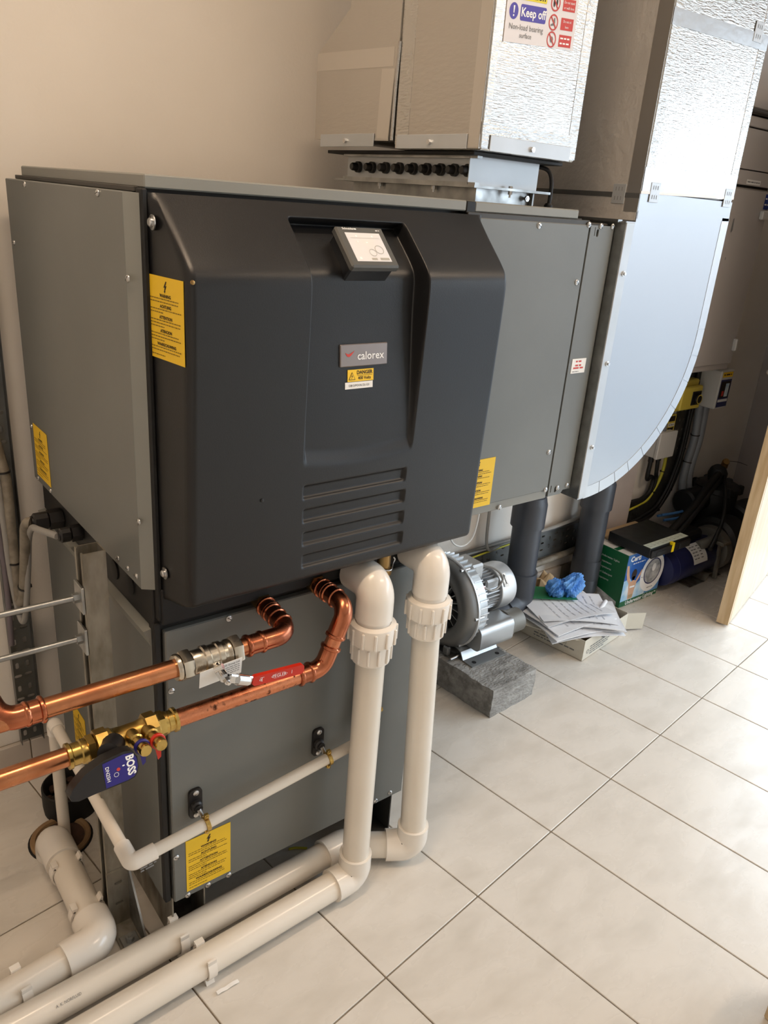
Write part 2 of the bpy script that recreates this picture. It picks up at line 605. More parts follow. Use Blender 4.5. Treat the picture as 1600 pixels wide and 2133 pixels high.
struct(MB().box((9.0, -9, -.06), (9.25, 8, 2.35)).build('wall_sky_block', 'board_grey', smooth=0))  # unseen wall added outdoors to hide low sky from the foil reflections
# door leaf, hinged on the right wall and swung into the room
hinge, free = V((2.998, 0.666, 0)), V((2.020, 0.412, 0))
dv = (hinge-free).normalized()
dn = V((-dv.y, dv.x, 0))                     # towards the back wall
door = thing('door_1', 'pale wooden door standing open at right with its edge towards us', 'door', tuple(hinge))
del door['category'], door['label']
struct(door)
L = (hinge-free).length
def door_box(a, b, z0, z1, t0, t1, name, m):
    mb = MB()
    vs = []
    for s in (a, b):
        for t in (t0, t1):
            for z in (z0, z1):
                vs.append(free + dv*s + dn*t + V((0, 0, z)))
    mb.add(vs, [(0, 1, 3, 2), (4, 6, 7, 5), (0, 4, 5, 1), (2, 3, 7, 6), (0, 2, 6, 4), (1, 5, 7, 3)])
    return mb.build(name, m, door, smooth=0)
door_box(0, 0.008, 0.008, 2.04, 0.0, 0.044, 'edge_lipping', 'wood')
door_box(0.008, L, 0.008, 2.04, 0.001, 0.043, 'leaf', 'wood_pale')
door_box(0.030, 0.0315, 0.008, 2.04, 0.0003, 0.002, 'veneer_joint', 'wood')
hb = free + dv*0.055 + dn*0.043 + V((0, 0, 0.985))
MB().lathe([(0.026, 0), (0.026, 0.006), (0.02, 0.008)], hb, dn, 24).build('handle_rose', 'chrome', door)
MB().sweep(fillet([hb, hb+dn*0.055, hb+dn*0.055+dv*0.12], 0.016, 6), 0.0095, 14).build('lever_handle', 'chrome', door)
MB().lathe([(0.024, 0), (0.024, 0.006), (0.018, 0.008)], hb-V((0, 0, 0.075)), dn, 24).build('lock_rose', 'chrome', door)
# stand-in block for an unidentified wooden edge at the lower right corner of the view
tb = thing('wood_stand_in', 'brown wooden block standing in for an unidentified edge at the lower right corner', 'block', (.62, -.56, 0))
MB().box((0.572, -0.620, 0), (0.668, -0.498, .28), 0.003).build('block_body', 'wood', tb, smooth=0)
MB().box((0.570, -0.622, .28), (0.670, -0.496, .288), 0.002).build('sawn_end', 'wood_pale', tb, smooth=0)
# ceiling lamps
for k, (lx, ly) in enumerate(LAMPS):
    t = thing('ceiling_lamp', ['slim white strip lamp on the ceiling above the camera', 'slim white strip lamp on the ceiling further into the room'][k], 'lamp', (lx, ly, HH))
    MB().box((lx-.6, ly-.07, HH-.03), (lx+.6, ly+.07, HH), 0.004).build('housing', 'white_label', t)
    MB().box((lx-.57, ly-.06, HH-.042), (lx+.57, ly+.06, HH-.03), 0.004).build('diffuser', 'lamp_glow', t)

# ================================================================== the dehumidifier cabinet
U = thing('dehumidifier_cabinet', 'tall dark grey pool dehumidifier cabinet with black moulded front cover', 'dehumidifier', (0.15, 0.62, 0))
YF = 0.300
MB().box((-.328, .318, .125), (.268, .940, .752), .002).build('lower_body', 'body_dark', U)
MB().box((-.332, .312, .752), (.300, .940, .832), .002).build('recess_band', 'gap_black', U, label='black band between lower and upper cabinet')
MB().box((-.325, .314, .830), (.722, .940, 1.447), .002).build('upper_body', 'body_dark', U)
# lower front panel with folded edges
MB().box((-.317, YF, .122), (.270, .316, .748), .0022).build('lower_front_panel', 'panel_grey', U)
MB().box((-.3335, .306, .125), (-.3215, .330, .765), .002).build('corner_seal', 'gap_black', U)
MB().box((-.334, .318, .125), (-.322, .940, .750), .002).build('lower_side_panel', 'panel_grey', U)
m = MB()
m.add([(-.334, .940, .715), (-.334, .320, .715), (-.347, .320, .748), (-.347, .940, .748), (-.330, .940, .751), (-.330, .320, .751)],
      [(0, 1, 2, 3), (3, 2, 5, 4), (0, 3, 4), (1, 5, 2)])
m.build('side_panel_lip', 'panel_edge', U)
# upper left panel: a shallow tray with folded front flange
m = MB()
m.box((-.346, .322, .828), (-.330, .942, 1.446), .0015)
m.build('upper_side_panel', 'panel_grey', U)
MB().add([(-.346, .3225, .829), (-.346, .3225, 1.4455), (-.327, .309, 1.4455), (-.327, .309, .829), (-.327, .3235, .829), (-.327, .3235, 1.4455)],
         [(0, 1, 2, 3), (3, 2, 5, 4), (0, 3, 4), (1, 5, 2)]).build('side_panel_flange', 'panel_edge', U)
MB().box((-.3275, .300, .772), (-.319, .322, 1.452), .002).build('cover_seal', 'gap_black', U)
MB().box((-.322, .297, .764), (.30, .314, .832), .002).build('lower_seal', 'gap_black', U)
# lid
MB().box((-.328, .325, 1.446), (.645, .940, 1.4535), .001).build('top_deck', 'body_dark', U)
MB().box((-.322, .304, 1.452), (.287, .915, 1.4705), .002).build('lid', 'panel_edge', U)
MB().box((.287, .303, 1.449), (.309, .36, 1.4695), .001).build('lid_joint', 'gap_black', U)
MB().box((.309, .304, 1.452), (.606, .915, 1.4700), .002).build('lid', 'panel_edge', U)
# upper right panel and the narrow strip beside it
MB().box((.29, YF, .847), (.6425, .315, 1.443), .002).build('upper_front_panel', 'panel_grey', U)
MB().box((.29, .3015, 1.4415), (.6425, .316, 1.4515), .001).build('panel_top_return', 'body_dark', U)
MB().box((.29, .303, .826), (.6425, .330, .848), .001).build('panel_bottom_return', 'panel_edge', U)
strip = [(.647, .829), (.693, .829), (.700, .838), (.724, .838), (.724, 1.4425), (.647, 1.4425)]
lo = [strip, obround(.672, 1.4275, .0075, .016), obround(.6625, 1.4300, .0022, .018), obround(.672, .8435, .0075, .015), obround(.655, .8470, .003, .018)]
m = MB(); m.add(*fill_mesh(lo, (0, .3005, 0), (1, 0, 0), (0, 0, 1), .012))
m.build('end_strip', 'panel_grey', U)
MB().box((.649, .3125, .84), (.70, .3135, 1.44)).build('strip_backing', 'gap_black', U)
m = MB()
m.add([(.724, .3005, .836), (.724, .3005, 1.4425), (.735, .307, 1.4425), (.735, .307, .836)], [(0, 1, 2, 3)])
m.build('strip_bend', 'panel_edge', U)
# feet: open steel channels
for k, (a, b) in enumerate(((-.318, -.246), (.178, .250))):
    m = MB()
    m.box((a, .312, 0), (a+.003, .90, .124)); m.box((b-.003, .312, 0), (b, .90, .124)); m.box((a+.003, .312, .119), (b-.003, .90, .124))
    m.box((a+.003, .312, 0), (b-.003, .90, .003))
    m.build('foot_channel', 'galv_old' if k == 0 else 'body_dark', U, smooth=0)

# screws
scr = MB()
scr.lathe([(.0062, 0), (.0060, .0016), (.0042, .0032), (.0015, .0036)], (0, 0, 0), (0, 0, 1), 14)
scr_me = scr.mesh('screw', V((0, 0, 0)), 'steel_screw')
slot_me = MB().box((-.0050, -.0006, .0025), (.0050, .0006, .0037)).mesh('slot', V((0, 0, 0)), 'gap_black')
def screw(p, n, parent=None, s=1.0):
    parent = parent or U
    a, b, c = basis(n)
    q = Matrix((a, b, c)).transposed().to_quaternion()
    ang = Matrix.Rotation(random.uniform(0, 3), 3, 'Z').to_quaternion()
    o = put('screw', scr_me, parent, p, q @ ang)
    o.scale = (s, s, s)
    h = bpy.data.objects.new('slot', slot_me); COL.objects.link(h); h.parent = o
    return o
NL, NF = V((-1, 0, 0)), V((0, -1, 0))
for u, v in ((204, 402), (52, 384), (267, 580), (290, 1087), (246, 1163), (267, 1184), (285, 1200), (66, 888), (80, 996), (106, 1022), (30, 505)):
    screw(at(u, v, 'x', -.3462), NL, s=.85)
for u, v in ((117, 1106), (251, 1261)):
    screw(at(u, v, 'x', -.335), NL, s=.85)
for u, v in ((1123, 470), (1201, 588), (1143, 942), (1040, 1057), (1227, 468), (1136, 1020)):
    screw(at(u, v, 'y', YF), NF)
for u, v in ((1252, 471), (1276, 472), (1161, 1016), (1181, 1010)):
    screw(at(u, v, 'y', .300), NF)
for u, v in ((477, 1288), (357, 1439), (367, 1786), (476, 1822), (433, 1843), (391, 1864), (782, 1668), (812, 1651)):
    screw(at(u, v, 'y', YF), NF)
# side bolts with washers on the cover flange
for z in (1.409, .868):
    m = MB()
    m.lathe([(.0105, 0), (.0105, .0018), (.0062, .002), (.0062, .005), (.0045, .0065)], (-.3182, .287, z), NL, 18)
    m.build('cover_bolt', 'steel_screw', U)
# blanking grommets in the band
for u, v in ((240, 1186), (273, 1217)):
    p = at(u, v, 'x', -.332)
    MB().lathe([(.019, 0), (.019, .003), (.016, .004)], p, NL, 24).build('blanking_grommet', 'black_rubber', U)

# ---- black moulded cover (relief surface over the front)
ZB, ZT = .812, 1.447
def sstep(a, b, x):
    t = max(0.0, min(1.0, (x-a)/(b-a)))
    return t*t*(3-2*t)
def d0(z):
    # smoothed crease between the sloped head and the nearly upright face
    up = (1.449-z)*1.075
    lowr = .0865 + (z-.83)*(.106-.0865)/(1.35-.83)
    k = .0075
    d = up-lowr
    return max(0.0, 0.5*(up+lowr-math.sqrt(d*d+4*k*k)))
def edge_x(x):
    # straight drafted side, then a rounded shoulder
    t = max(0.0, min(x+.319, .323-x))
    if t < .0105:
        return .86*t/.0105
    return .86 + .14*(1-(1-min(1.0, (t-.0105)/.014))**3)
def edge_z(z):
    t = z-ZB
    return 1-(1-min(1, t/.035))**3.5 if t < .035 else 1.0
def recess(x, z):
    if z > 1.43 or z < 1.02:
        return 0.0
    sag = 1.047 - .010*(1-((x-.007)/.112)**2)
    e = sstep(-.111, -.102, x)*(1-sstep(.115, .123, x))
    top = 1-sstep(1.414, 1.428, z)
    bot = sstep(sag-.004, sag+.028, z)
    dep = .010 + .024*sstep(1.05, 1.33, z)
    return e*top*bot*dep
G = []
for k in range(4):
    zt = 1.009-.0435*k
    G.append((zt-.0225, zt, -.1055+.002*k, .1130+.003*k))
def ribs(x, z):
    r = 0.0
    for a, b, x0, x1 in G:
        if a-.006 < z < b+.006 and x0-.006 < x < x1+.006:
            ez = sstep(a-.002, a+.0045, z)*(1-sstep(b-.003, b+.004, z))
            ex = sstep(x0-.003, x0+.004, x)*(1-sstep(x1-.005, x1+.003, x))
            r = max(r, .0075*ex*ez)
    return r
def cover_y(x, z):
    return .3005 - d0(z)*edge_x(x)*edge_z(z) + recess(x, z) + ribs(x, z)
xs = sorted(set([round(-.319+.0012*k, 5) for k in range(0, 22)] + [round(.323-.0012*k, 5) for k in range(0, 22)] +
                [round(-.2925+.0029*k, 5) for k in range(0, 203)] + [round(c+.0012*k, 5) for c in (-.112, .110) for k in range(-5, 14)]))
xs = [x for x in xs if -.3191 <= x <= .3231]
zs = sorted(set([round(ZB+.0014*k, 5) for k in range(0, 25)] + [round(.849+.0022*k, 5) for k in range(0, 272)] + [round(1.408+.0015*k, 5) for k in range(0, 27)]))
zs = [z for z in zs if z <= ZT+.0005]
nx, nz = len(xs), len(zs)
m = MB()
m.v = [V((x, cover_y(x, z), z)) for z in zs for x in xs]
m.f = [(j*nx+i, j*nx+i+1, (j+1)*nx+i+1, (j+1)*nx+i) for j in range(nz-1) for i in range(nx-1)]
# close the back so that the cover is a solid shell
k0 = len(m.v)
m.v += [V((-.319, .302, ZB)), V((.323, .302, ZB)), V((.323, .302, ZT)), V((-.319, .302, ZT))]
m.f.append((k0, k0+3, k0+2, k0+1))
m.m = [0]*len(m.f)
cover = m.build('moulded_cover', 'cover_black', U, smooth=60, label='black moulded plastic front cover with recessed panel')
# small moulded pips on the cover
for x, z in ((-.301, 1.339), (-.185, 1.0)):
    MB().lathe([(.0035, 0), (.003, .002), (.001, .003)], (x, cover_y(x, z)+.0005, z), NF, 10).build('cover_pip', 'brass_dull' if x < -.3 else 'cover_black', U)

# ---- touch panel on the sloped head of the recess
def slope_pt(x, z):
    return V((x, cover_y(x, z), z))
sv = (slope_pt(0, 1.40)-slope_pt(0, 1.37)).normalized()
su = V((1, 0, 0))
sn = su.cross(sv)
hc = slope_pt(0.012, 1.369)
hw, hh, ht = .047, .040, .030
def sl(a, b, c):
    return hc + su*a + sv*b + sn*c
def slab(a0, a1, b0, b1, c0, c1, ch=.003):
    mb = MB().box((a0, b0, c0), (a1, b1, c1), ch)
    mb.v = [sl(*p) for p in mb.v]
    return mb
hm = slab(-hw+.004, hw-.004, -hh+.004, hh-.004, -.012, ht-.012, .003).build('touch_panel', 'hmi_black', U, label='small black touch screen panel')
slab(-hw, hw, -hh, hh, ht-.014, ht, .003).build('bezel', 'hmi_bezel', hm)
slab(-hw+.0135, hw-.0125, -hh+.010, hh-.0135, ht-.002, ht+.0004, .0002).build('screen', 'screen', hm)
P = Print(sl(-hw, -hh, ht+.0004), su, sv, .0003)
P.text('Schneider', .023, 2*hh-.0065, .0058, 'print_white', bold=.0001).rect(.0345, 2*hh-.008, .0385, 2*hh-.0055, 'print_white', 1)
P.words(2*hw-.018, 2*hw-.010, 2*hh-.0085, .0016, 'print_white')
P.ring(.066, .033, .0075, .0085, 'screen_mark').ring(.051, .027, .0062, .0070, 'screen_mark')
P.rect(.020, .0135, .0245, .018, 'print_white').rect(.031, .058, .034, .061, 'print_white').rect(.062, .058, .065, .061, 'print_white')
P.rect(.020, .0555, .076, .056, 'screen_mark').rect(.060, .0125, .078, .017, 'screen_mark').rect(.043, .0125, .054, .0165, 'screen_mark')
P.rect(.030, .047, .032, .050, 'print_white').rect(.046, .046, .050, .048, 'print_white')
P.build('screen_print', hm)

# ---- name badge, danger label, number label on the upright face of the recess
yb = cover_y(.012, 1.21)
fv = (V((0, cover_y(0, 1.25), 1.25))-V((0, cover_y(0, 1.17), 1.17))).normalized()
def face_o(x, z, lift=.0):
    return V((x, cover_y(0.0, z)-lift, z))
bo = face_o(-.0355, 1.2015)
mb = MB().box((0, 0, -.001), (.097, .0365, .0035), .0012)
fu = V((1, 0, 0)); fn = fu.cross(fv)
mb.v = [bo + fu*p.x + fv*p.y + fn*p.z for p in mb.v]
bd = mb.build('name_badge', 'badge_grey', U, label='grey badge with a red tick and white lettering')
P = Print(bo + fn*.0035, fu, fv, .0003)
P.text('calorex', .0610, .0165, .0185, 'print_white', bold=.0002)
tick = [(.009, .0235), (.0125, .0175), (.0165, .0160), (.0205, .0180), (.0285, .0265), (.0215, .0225), (.0165, .0205), (.0125, .0215)]
P.poly(tick, 'print_red', 1)
P.build('badge_print', bd)
do = face_o(-.0195, 1.1765, .0004)
mb = MB().box((0, 0, 0), (.0535, .0198, .0006)); mb.v = [do + fu*p.x + fv*p.y + fn*p.z for p in mb.v]
dl = mb.build('danger_label', 'label_yellow', U, label='yellow danger label below the badge')
P = Print(do + fn*.0006, fu, fv, .0002)
P.text('DANGER', .0345, .0145, .0085, bold=.0002, sx=.95).text('400 Volts', .0345, .0052, .0072, bold=.00012, sx=.95).rect(.019, .0095, .0505, .0100, 'print_black', 1)
P.poly([(.002, .003), (.0155, .003), (.00875, .0160)], 'print_black', 1).poly([(.0034, .0039), (.0141, .0039), (.00875, .0142)], 'label_yellow', 2)
P.poly([(.0090, .0120), (.0070, .0085), (.0086, .0086), (.0072, .0055), (.0066, .0058), (.0077, .0046), (.0086, .0060), (.0080, .0058), (.0105, .0093), (.0090, .0092)], 'print_black', 3)
P.build('danger_print', dl)
wo = face_o(-.0245, 1.1645, .0004)
mb = MB().box((0, 0, 0), (.0570, .0112, .0006)); mb.v = [wo + fu*p.x + fv*p.y + fn*p.z for p in mb.v]
nl = mb.build('number_label', 'white_label', U, label='white number strip under the danger label')
P = Print(wo + fn*.0006, fu, fv, .0002)
P.text('DB/2/POOL/2L123', .0285, .0053, .0052, 'print_black', sx=1.05)
P.build('number_print', nl)

# ---- yellow warning labels
def warning(o, u, v, wd, ht, label):
    o, u, v = V(o), V(u).normalized(), V(v).normalized()
    n = u.cross(v)
    mb = MB().box((0, 0, 0), (wd, ht, .0007))
    mb.v = [o + u*p.x + v*p.y + n*p.z for p in mb.v]
    w_ = mb.build('warning_label', 'label_yellow', U, label=label)
    P = Print(o + n*.0007, u, v, .0002)
    s = ht/.118
    X = wd/2
    bolt = [(.002, .1125), (-.004, .1035), (-.0005, .1040), (-.0024, .0985), (-.0038, .0990), (-.0012, .0960), (.0016, .0992), (-.0004, .0988), (.0044, .1065), (.0006, .1058), (.0045, .1120)]
    P.poly([(X+a*s, b*s) for a, b in bolt], 'print_black', 1)
    rnd = random.Random(3)
    for word, y, lines in (('WARNING', .0915, (.0870, .0825)), ('ACHTUNG', .0765, (.0720, .0675)), ('ATTENTION', .0610, (.0565, .0520, .0475)),
                           ('ATENCION', .0415, (.0370, .0325, .0280)), ('WAARSCHUWING', .0220, (.0175, .0130, .0060))):
        P.text(word, X, y*s, .0062*s, 'print_black', bold=.0002)
        for q, ly in enumerate(lines):
            short = q == len(lines)-1 and (len(lines) == 3 or word == 'ACHTUNG')
            P.words(.005, wd*(.45 if short else rnd.uniform(.84, .95)), ly*s, .0013*s, 'print_faint', rnd=rnd)
    P.build('warning_print', w_)
warning((-.3467, .910, .846), (0, -1, 0), (0, 0, 1), .098, .116, 'yellow warning label on the side panel near the wall')
warning((-.3203, .3050, 1.222), (.1210, -.9926, 0), (0, 0, 1), .094, .117, 'yellow warning label on the side of the black cover')
warning((-.2910, YF-.0003, .137), (1, 0, 0), (0, 0, 1), .097, .131, 'yellow warning label on the lower front panel')
warning((.3470, YF-.0003, .846), (1, 0, 0), (0, 0, 1), .100, .112, 'yellow warning label half hidden beside the black cover')
warning((-.3345, .846, .150), (0, -1, 0), (0, 0, 1), .090, .130, 'yellow warning label low on the side panel')
mb = MB().box((.657, YF-.0006, 1.126), (.705, YF+.0005, 1.159))
st = mb.build('white_sticker', 'white_label', U, label='small white sticker with red print on the end strip')
P = Print((.657, YF-.0006, 1.126), (1, 0, 0), (0, 0, 1), .0002)
for y, a, b in ((.027, .012, .036), (.018, .012, .032), (.012, .006, .040)):
    P.words(a, b, y, .0036, 'print_red')
P.words(.004, .026, .004, .0016, 'print_grey')
P.build('sticker_print', st)

# ---- cable glands on the left band
for k, (y, z, r, L_) in enumerate(((.800, .780, .019, .062), (.672, .796, .015, .045))):
    g = MB().cyl((-.334, y, z), (-.334-L_*.45, y, z), r*1.15, 6).cyl((-.334-L_*.45, y, z), (-.334-L_*.95, y, z), r, 10, ch=.003).cyl((-.334-L_*.95, y, z), (-.334-L_, y, z), r*.75, 14)
    g.build('cable_gland', 'black_plastic', U)

# ================================================================== damper frame on the lid
D = thing('damper_frame', 'galvanised damper frame with a row of black gear knobs under the foil duct', 'damper', (.44, .56, 1.4705))
def hollow(x0, x1, y0, y1, z0, z1, t=.002):
    m = MB()
    m.box((x0, y0, z0), (x0+t, y1, z1)); m.box((x1-t, y0, z0), (x1, y1, z1)); m.box((x0+t, y0, z0), (x1-t, y0+t, z1)); m.box((x0+t, y1-t, z0), (x1-t, y1, z1))
    return m
hollow(.362, .510, .362, .768, 1.4705, 1.494).build('spigot_collar', 'galv', D, smooth=0)
m = MB(); m.box((.333, .338, 1.494), (.548, .805, 1.4985)); m.build('lower_flange', 'galv', D, smooth=0)
hollow(.346, .526, .358, .772, 1.4985, 1.549).build('damper_casing', 'zinc_white', D, smooth=0)
MB().box((.3335, .3575, 1.4985), (.3465, .3595, 1.549)).build('casing_return', 'zinc_white', D, smooth=0)
m = MB(); m.box((.3335, .338, 1.5445), (.346, .772, 1.549)); m.box((.3335, .338, 1.4985), (.346, .772, 1.5030)); m.build('channel_lip', 'galv', D, smooth=0)
MB().box((.318, .332, 1.549), (.566, .815, 1.5555), .001).build('gasket_flange', 'gap_black', D, smooth=0)
for k in range(9):
    y = at(740+28.6*k, 345.3+1.25*k, 'x', .334).y
    if y > .365:
        kb = MB().lathe([(.0115, 0), (.0115, .008), (.0085, .009), (.0080, .020), (.0065, .0225)], (.346, y, 1.5235), (-1, 0, 0), 16)
        kb.build('gear_knob', 'black_plastic', D)
for x, y in ((.355, .66), (.355, .48), (.44, .347)):
    m = MB().cyl((x, y, 1.4875), (x, y, 1.4940), .0045, 6).cyl((x, y, 1.4985), (x, y, 1.503), .0045, 6).cyl((x, y, 1.482), (x, y, 1.4875), .002, 8)
    m.build('flange_bolt', 'steel_screw', D)
MB().box((.512, .352, 1.4705), (.516, .364, 1.494)).build('stay_plate', 'galv', D, smooth=0)
MB().cyl((.497, .3615, 1.483), (.497, .3505, 1.483), .003, 8).cyl((.497, .3555, 1.483), (.497, .3515, 1.483), .006, 6).build('stay_bolt', 'steel_screw', D)
# black lead from the damper to the lid
pts = [(.530, .40, 1.542), (.548, .375, 1.545), (.562, .362, 1.538), (.566, .355, 1.518), (.562, .350, 1.490), (.560, .350, 1.469)]
m = MB().sweep(smooth_path(pts, 5), .0042, 10)
m.lathe([(.009, 0), (.009, .004), (.006, .008)], (.560, .350, 1.4702), (0, 0, 1), 14)
m.solo('power_lead', 'cable_black', 'thin black lead looping from the damper frame down to the lid', 'cable', (.56, .35, 1.4702))

# ================================================================== foil duct over the damper
F = thing('foil_duct', 'foil wrapped duct with safety sign rising above the damper frame', 'duct', (.43, .56, 1.556))
MB().box((.301, .300, 1.556), (.561, .545, HH), .003).build('front_section', ['foil'], F)
prof = [(.562, 1.571), (.832, 1.576), (.834, 1.742), (.716, 1.818), (.716, HH), (.5465, HH), (.5465, 1.752), (.556, 1.67)]
m = MB().prism([(-y, z) for y, z in prof], (.294, 0, 0), (0, -1, 0), (0, 0, 1), .262)
m.build('rear_section', 'foil_matt', F, smooth=0)
# the left side of the front section is faced with duller board
MB().box((.2985, .302, 1.558), (.3012, .5435, HH)).build('side_board', 'foil_matt', F, smooth=0)
def tape(a, b, w_, n, name='tape_strip', parent=None, m_='foil_tape', th=.0007):
    """a strip from a to b, w_ wide, lying on the surface with normal n"""
    a, b, n = V(a), V(b), V(n).normalized()
    d = (b-a).normalized()
    s = n.cross(d)*w_/2
    mb = MB()
    vs = [a-s, b-s, b+s, a+s]
    mb.add(vs + [p+n*th for p in vs], [(4, 5, 6, 7), (0, 3, 2, 1), (0, 1, 5, 4), (1, 2, 6, 5), (2, 3, 7, 6), (3, 0, 4, 7)])
    return mb.build(name, m_, parent, smooth=0)
tape((.294, .560, 1.720), (.294, .832, 1.728), .034, NL, parent=F, m_='foil_band')
tape((.294, .582, 1.575), (.294, .576, 1.700), .040, NL, parent=F, m_='foil_band')
tape((.2985, .524, 1.565), (.2985, .524, 2.4), .040, NL, parent=F, m_='foil_fine')
tape((.2985, .317, 1.560), (.2985, .317, 2.4), .028, NL, parent=F, m_='foil_band')
tape((.5475, .300, 1.560), (.5475, .300, 2.4), .026, NF, parent=F, m_='foil_fine')
tape((.310, .300, 1.560), (.310, .300, 2.4), .016, NF, parent=F, m_='foil_fine')
tape((.301, .2995, 1.592), (.560, .2995, 1.592), .020, NF, parent=F, m_='foil_fine')
# foil lining seen in the slot between the two sections
m = MB().sweep([(.297, .5540, 1.572), (.297, .5525, 1.66), (.297, .5480, 1.745)], .0040, 8)
m.build('foil_edge', 'foil', F)
def bracket(o, u, n, L_, h=.025):
    o, u, n = V(o), V(u), V(n)
    mb = MB().box((0, 0, 0), (L_, h, .0022), .0006)
    mb.v = [o + u*p.x + V((0, 0, 1))*p.y + n*p.z for p in mb.v]
    b_ = mb.build('fixing_angle', 'zinc_white', F)
    c = o + u*L_/2 + V((0, 0, h*.45)) + n*.0022
    MB().cyl(c, c+n*.005, .0052, 6).build('bolt_head', 'steel_screw', b_)
bracket((.2932, .806, 1.560), (0, -1, 0), (-1, 0, 0), .198)
bracket((.2980, .537, 1.557), (0, -1, 0), (-1, 0, 0), .205)
bracket((.322, .2992, 1.556), (1, 0, 0), (0, -1, 0), .220, .026)
# safety sign
so = V((.3270, .2994, 1.7290)); su_, sv_ = V((1, 0, .070)).normalized(), V((-.012, 0, 1)).normalized()
sgn = MB().box((0, 0, 0), (.181, .100, .0010))
sn_ = su_.cross(sv_)
sgn.v = [so + su_*p.x + sv_*p.y + sn_*p.z for p in sgn.v]
sg = sgn.build('safety_sign', 'sign_white', F, label='white safety sign reading Keep off with red prohibition symbols')
P = Print(so + sn_*.0010, su_, sv_, .0003)
P.poly(rrect(.030, .0650, .0975, .0830, .002), 'sign_yellow').text('Caution', .064, .0740, .0190, 'print_black', sx=.98, bold=.0003)
P.poly(rrect(.034, .0345, .0990, .0590, .003), 'sign_blue').text('Keep off', .0665, .0468, .0190, 'print_white', sx=.95, bold=.0004)
P.poly(circle(.0175, .0470, .0110, 24, .0125), 'sign_blue').poly([(.0157, .0550), (.0193, .0550), (.0185, .0440), (.0165, .0440)], 'print_white', 1).poly(circle(.0175, .0405, .0017, 10), 'print_white', 1)
P.text('Non-load bearing', .052, .0240, .0125, 'print_grey', sx=.98).text('surface', .052, .0120, .0110, 'print_grey', sx=.98)
for y in (.0690, .0395, .0130):
    P.ring(.1200, y, .0100, .0122, 'print_red', ry=1.05)
    P.poly([(.1115, y+.0082), (.1132, y+.0098), (.1285, y-.0082), (.1268, y-.0098)], 'print_red', 2)
    if y > .06:
        P.poly(circle(.1165, y, .0022, 12, .0065), 'print_black', 1).poly(circle(.1235, y+.001, .0022, 12, .0065), 'print_black', 1)
    elif y > .03:
        P.poly([(.1205, y+.0070), (.1235, y+.0070), (.1245, y), (.1215, y-.0045), (.1130, y-.0060), (.1135, y-.0035), (.1195, y-.001)], 'print_grey', 1)
    else:
        P.poly(circle(.1200, y, .0042, 12, .0048), 'print_grey', 1)
for y, a, b in ((.0690, 'Do not stand', 'or walk here'), (.0395, 'Do not sit', 'here'), (.0130, '', '')):
    P.poly([(.1400, y-.0095), (.1735, y-.0095), (.1735, y+.0095), (.1400, y+.0095)], 'print_red')
    if a:
        P.text(a, .1567, y+.004, .0060, 'print_white', sx=.88).text(b, .1567, y-.0045, .0060, 'print_white', sx=.88)
    else:
        P.words(.143, .170, y+.004, .0026, 'print_white').words(.143, .168, y-.004, .0026, 'print_white')
P.build('sign_print', sg)

# ================================================================== wide elbow duct at the right end of the cabinet
E_ = thing('elbow_duct', 'large foil faced elbow duct curving down to the right end of cabinet', 'duct', (.94, .6, .812))
CX, CZ, RR = .742, 1.212, .400
YD, YK = .280, .915
def arc(r, a0, a1, n):
    return [(CX+r*math.cos(math.radians(a0+(a1-a0)*k/n)), CZ+r*math.sin(math.radians(a0+(a1-a0)*k/n))) for k in range(n+1)]
prof = [(.738, .812)] + arc(RR, -89, 0, 28) + [(1.142, 1.515), (.770, 1.515), (.770, 1.455), (.738, 1.455)]
m = MB().prism(prof, (0, YD, 0), (1, 0, 0), (0, 0, 1), YK-YD)
m.build('elbow_body', 'foil_plain', E_, smooth=25)
MB().box((.7362, YD, .8125), (.7385, YK, 1.4545)).build('side_sheet', 'galv', E_, smooth=0)
MB().box((.724, YD+.012, 1.452), (.7385, YK, 1.4575)).build('top_edge', 'galv', E_, smooth=0)
MB().box((.7375, YD-.0022, .815), (.7660, YD+.001, 1.453), .0008).build('edge_angle', 'zinc_white', E_)
for z in (1.347, 1.147, .945):
    m = MB().lathe([(.006, 0), (.006, .002), (.0035, .003), (.0035, .007)], (.755, YD-.0022, z), NF, 8)
    m.build('edge_screw', 'steel_screw', E_)
# tape along the curved edge, laid in short cut lengths
cuts = [-88, -79, -70, -62, -53, -42, -31, -20, -10, 0]
for a0, a1 in zip(cuts[:-1], cuts[1:]):
    A, B = arc(RR+.0006, a0+.15, a1-.15, 5), arc(RR-.030, a0+.15, a1-.15, 5)
    mb = MB()
    mb.prism(A + B[::-1], (0, YD-.0008, 0), (1, 0, 0), (0, 0, 1), .0007)
    mb.build('tape_strip', 'foil_tape', E_, smooth=0)
    mb = MB()
    n_ = len(A)
    mb.add([(x, YD-.0008, z) for x, z in A] + [(x, YD+.03, z) for x, z in A], [(i, i+1, n_+i+1, n_+i) for i in range(n_-1)])
    mb.build('tape_fold', 'foil_tape', E_, smooth=25)
tape((1.1275, YD, 1.213), (1.1275, YD, 1.478), .031, NF, parent=E_)
tape((.772, YD, 1.470), (1.142, YD, 1.480), .016, NF, parent=E_, m_='foil_plain')
K = thing('riser_duct', 'tall crinkled foil duct rising from elbow duct at the right', 'duct', (.955, .6, 1.516))
MB().box((.770, YD, 1.516), (1.140, YK, HH), .003).build('riser_body', 'foil', K)
MB().box((.7685, YD+.003, 1.458), (.7702, YK, HH)).build('side_facing', 'foil_shaded', K, smooth=0)
tape((.788, YD, 1.530), (.788, YD, 2.4), .030, NF, parent=K, m_='foil_fine')
tape((.7685, YD+.018, 1.475), (.7685, YD+.018, 2.4), .036, NL, parent=K, m_='foil_band')
tape((1.124, YD, 1.530), (1.124, YD, 2.4), .030, NF, parent=K, m_='foil_fine')
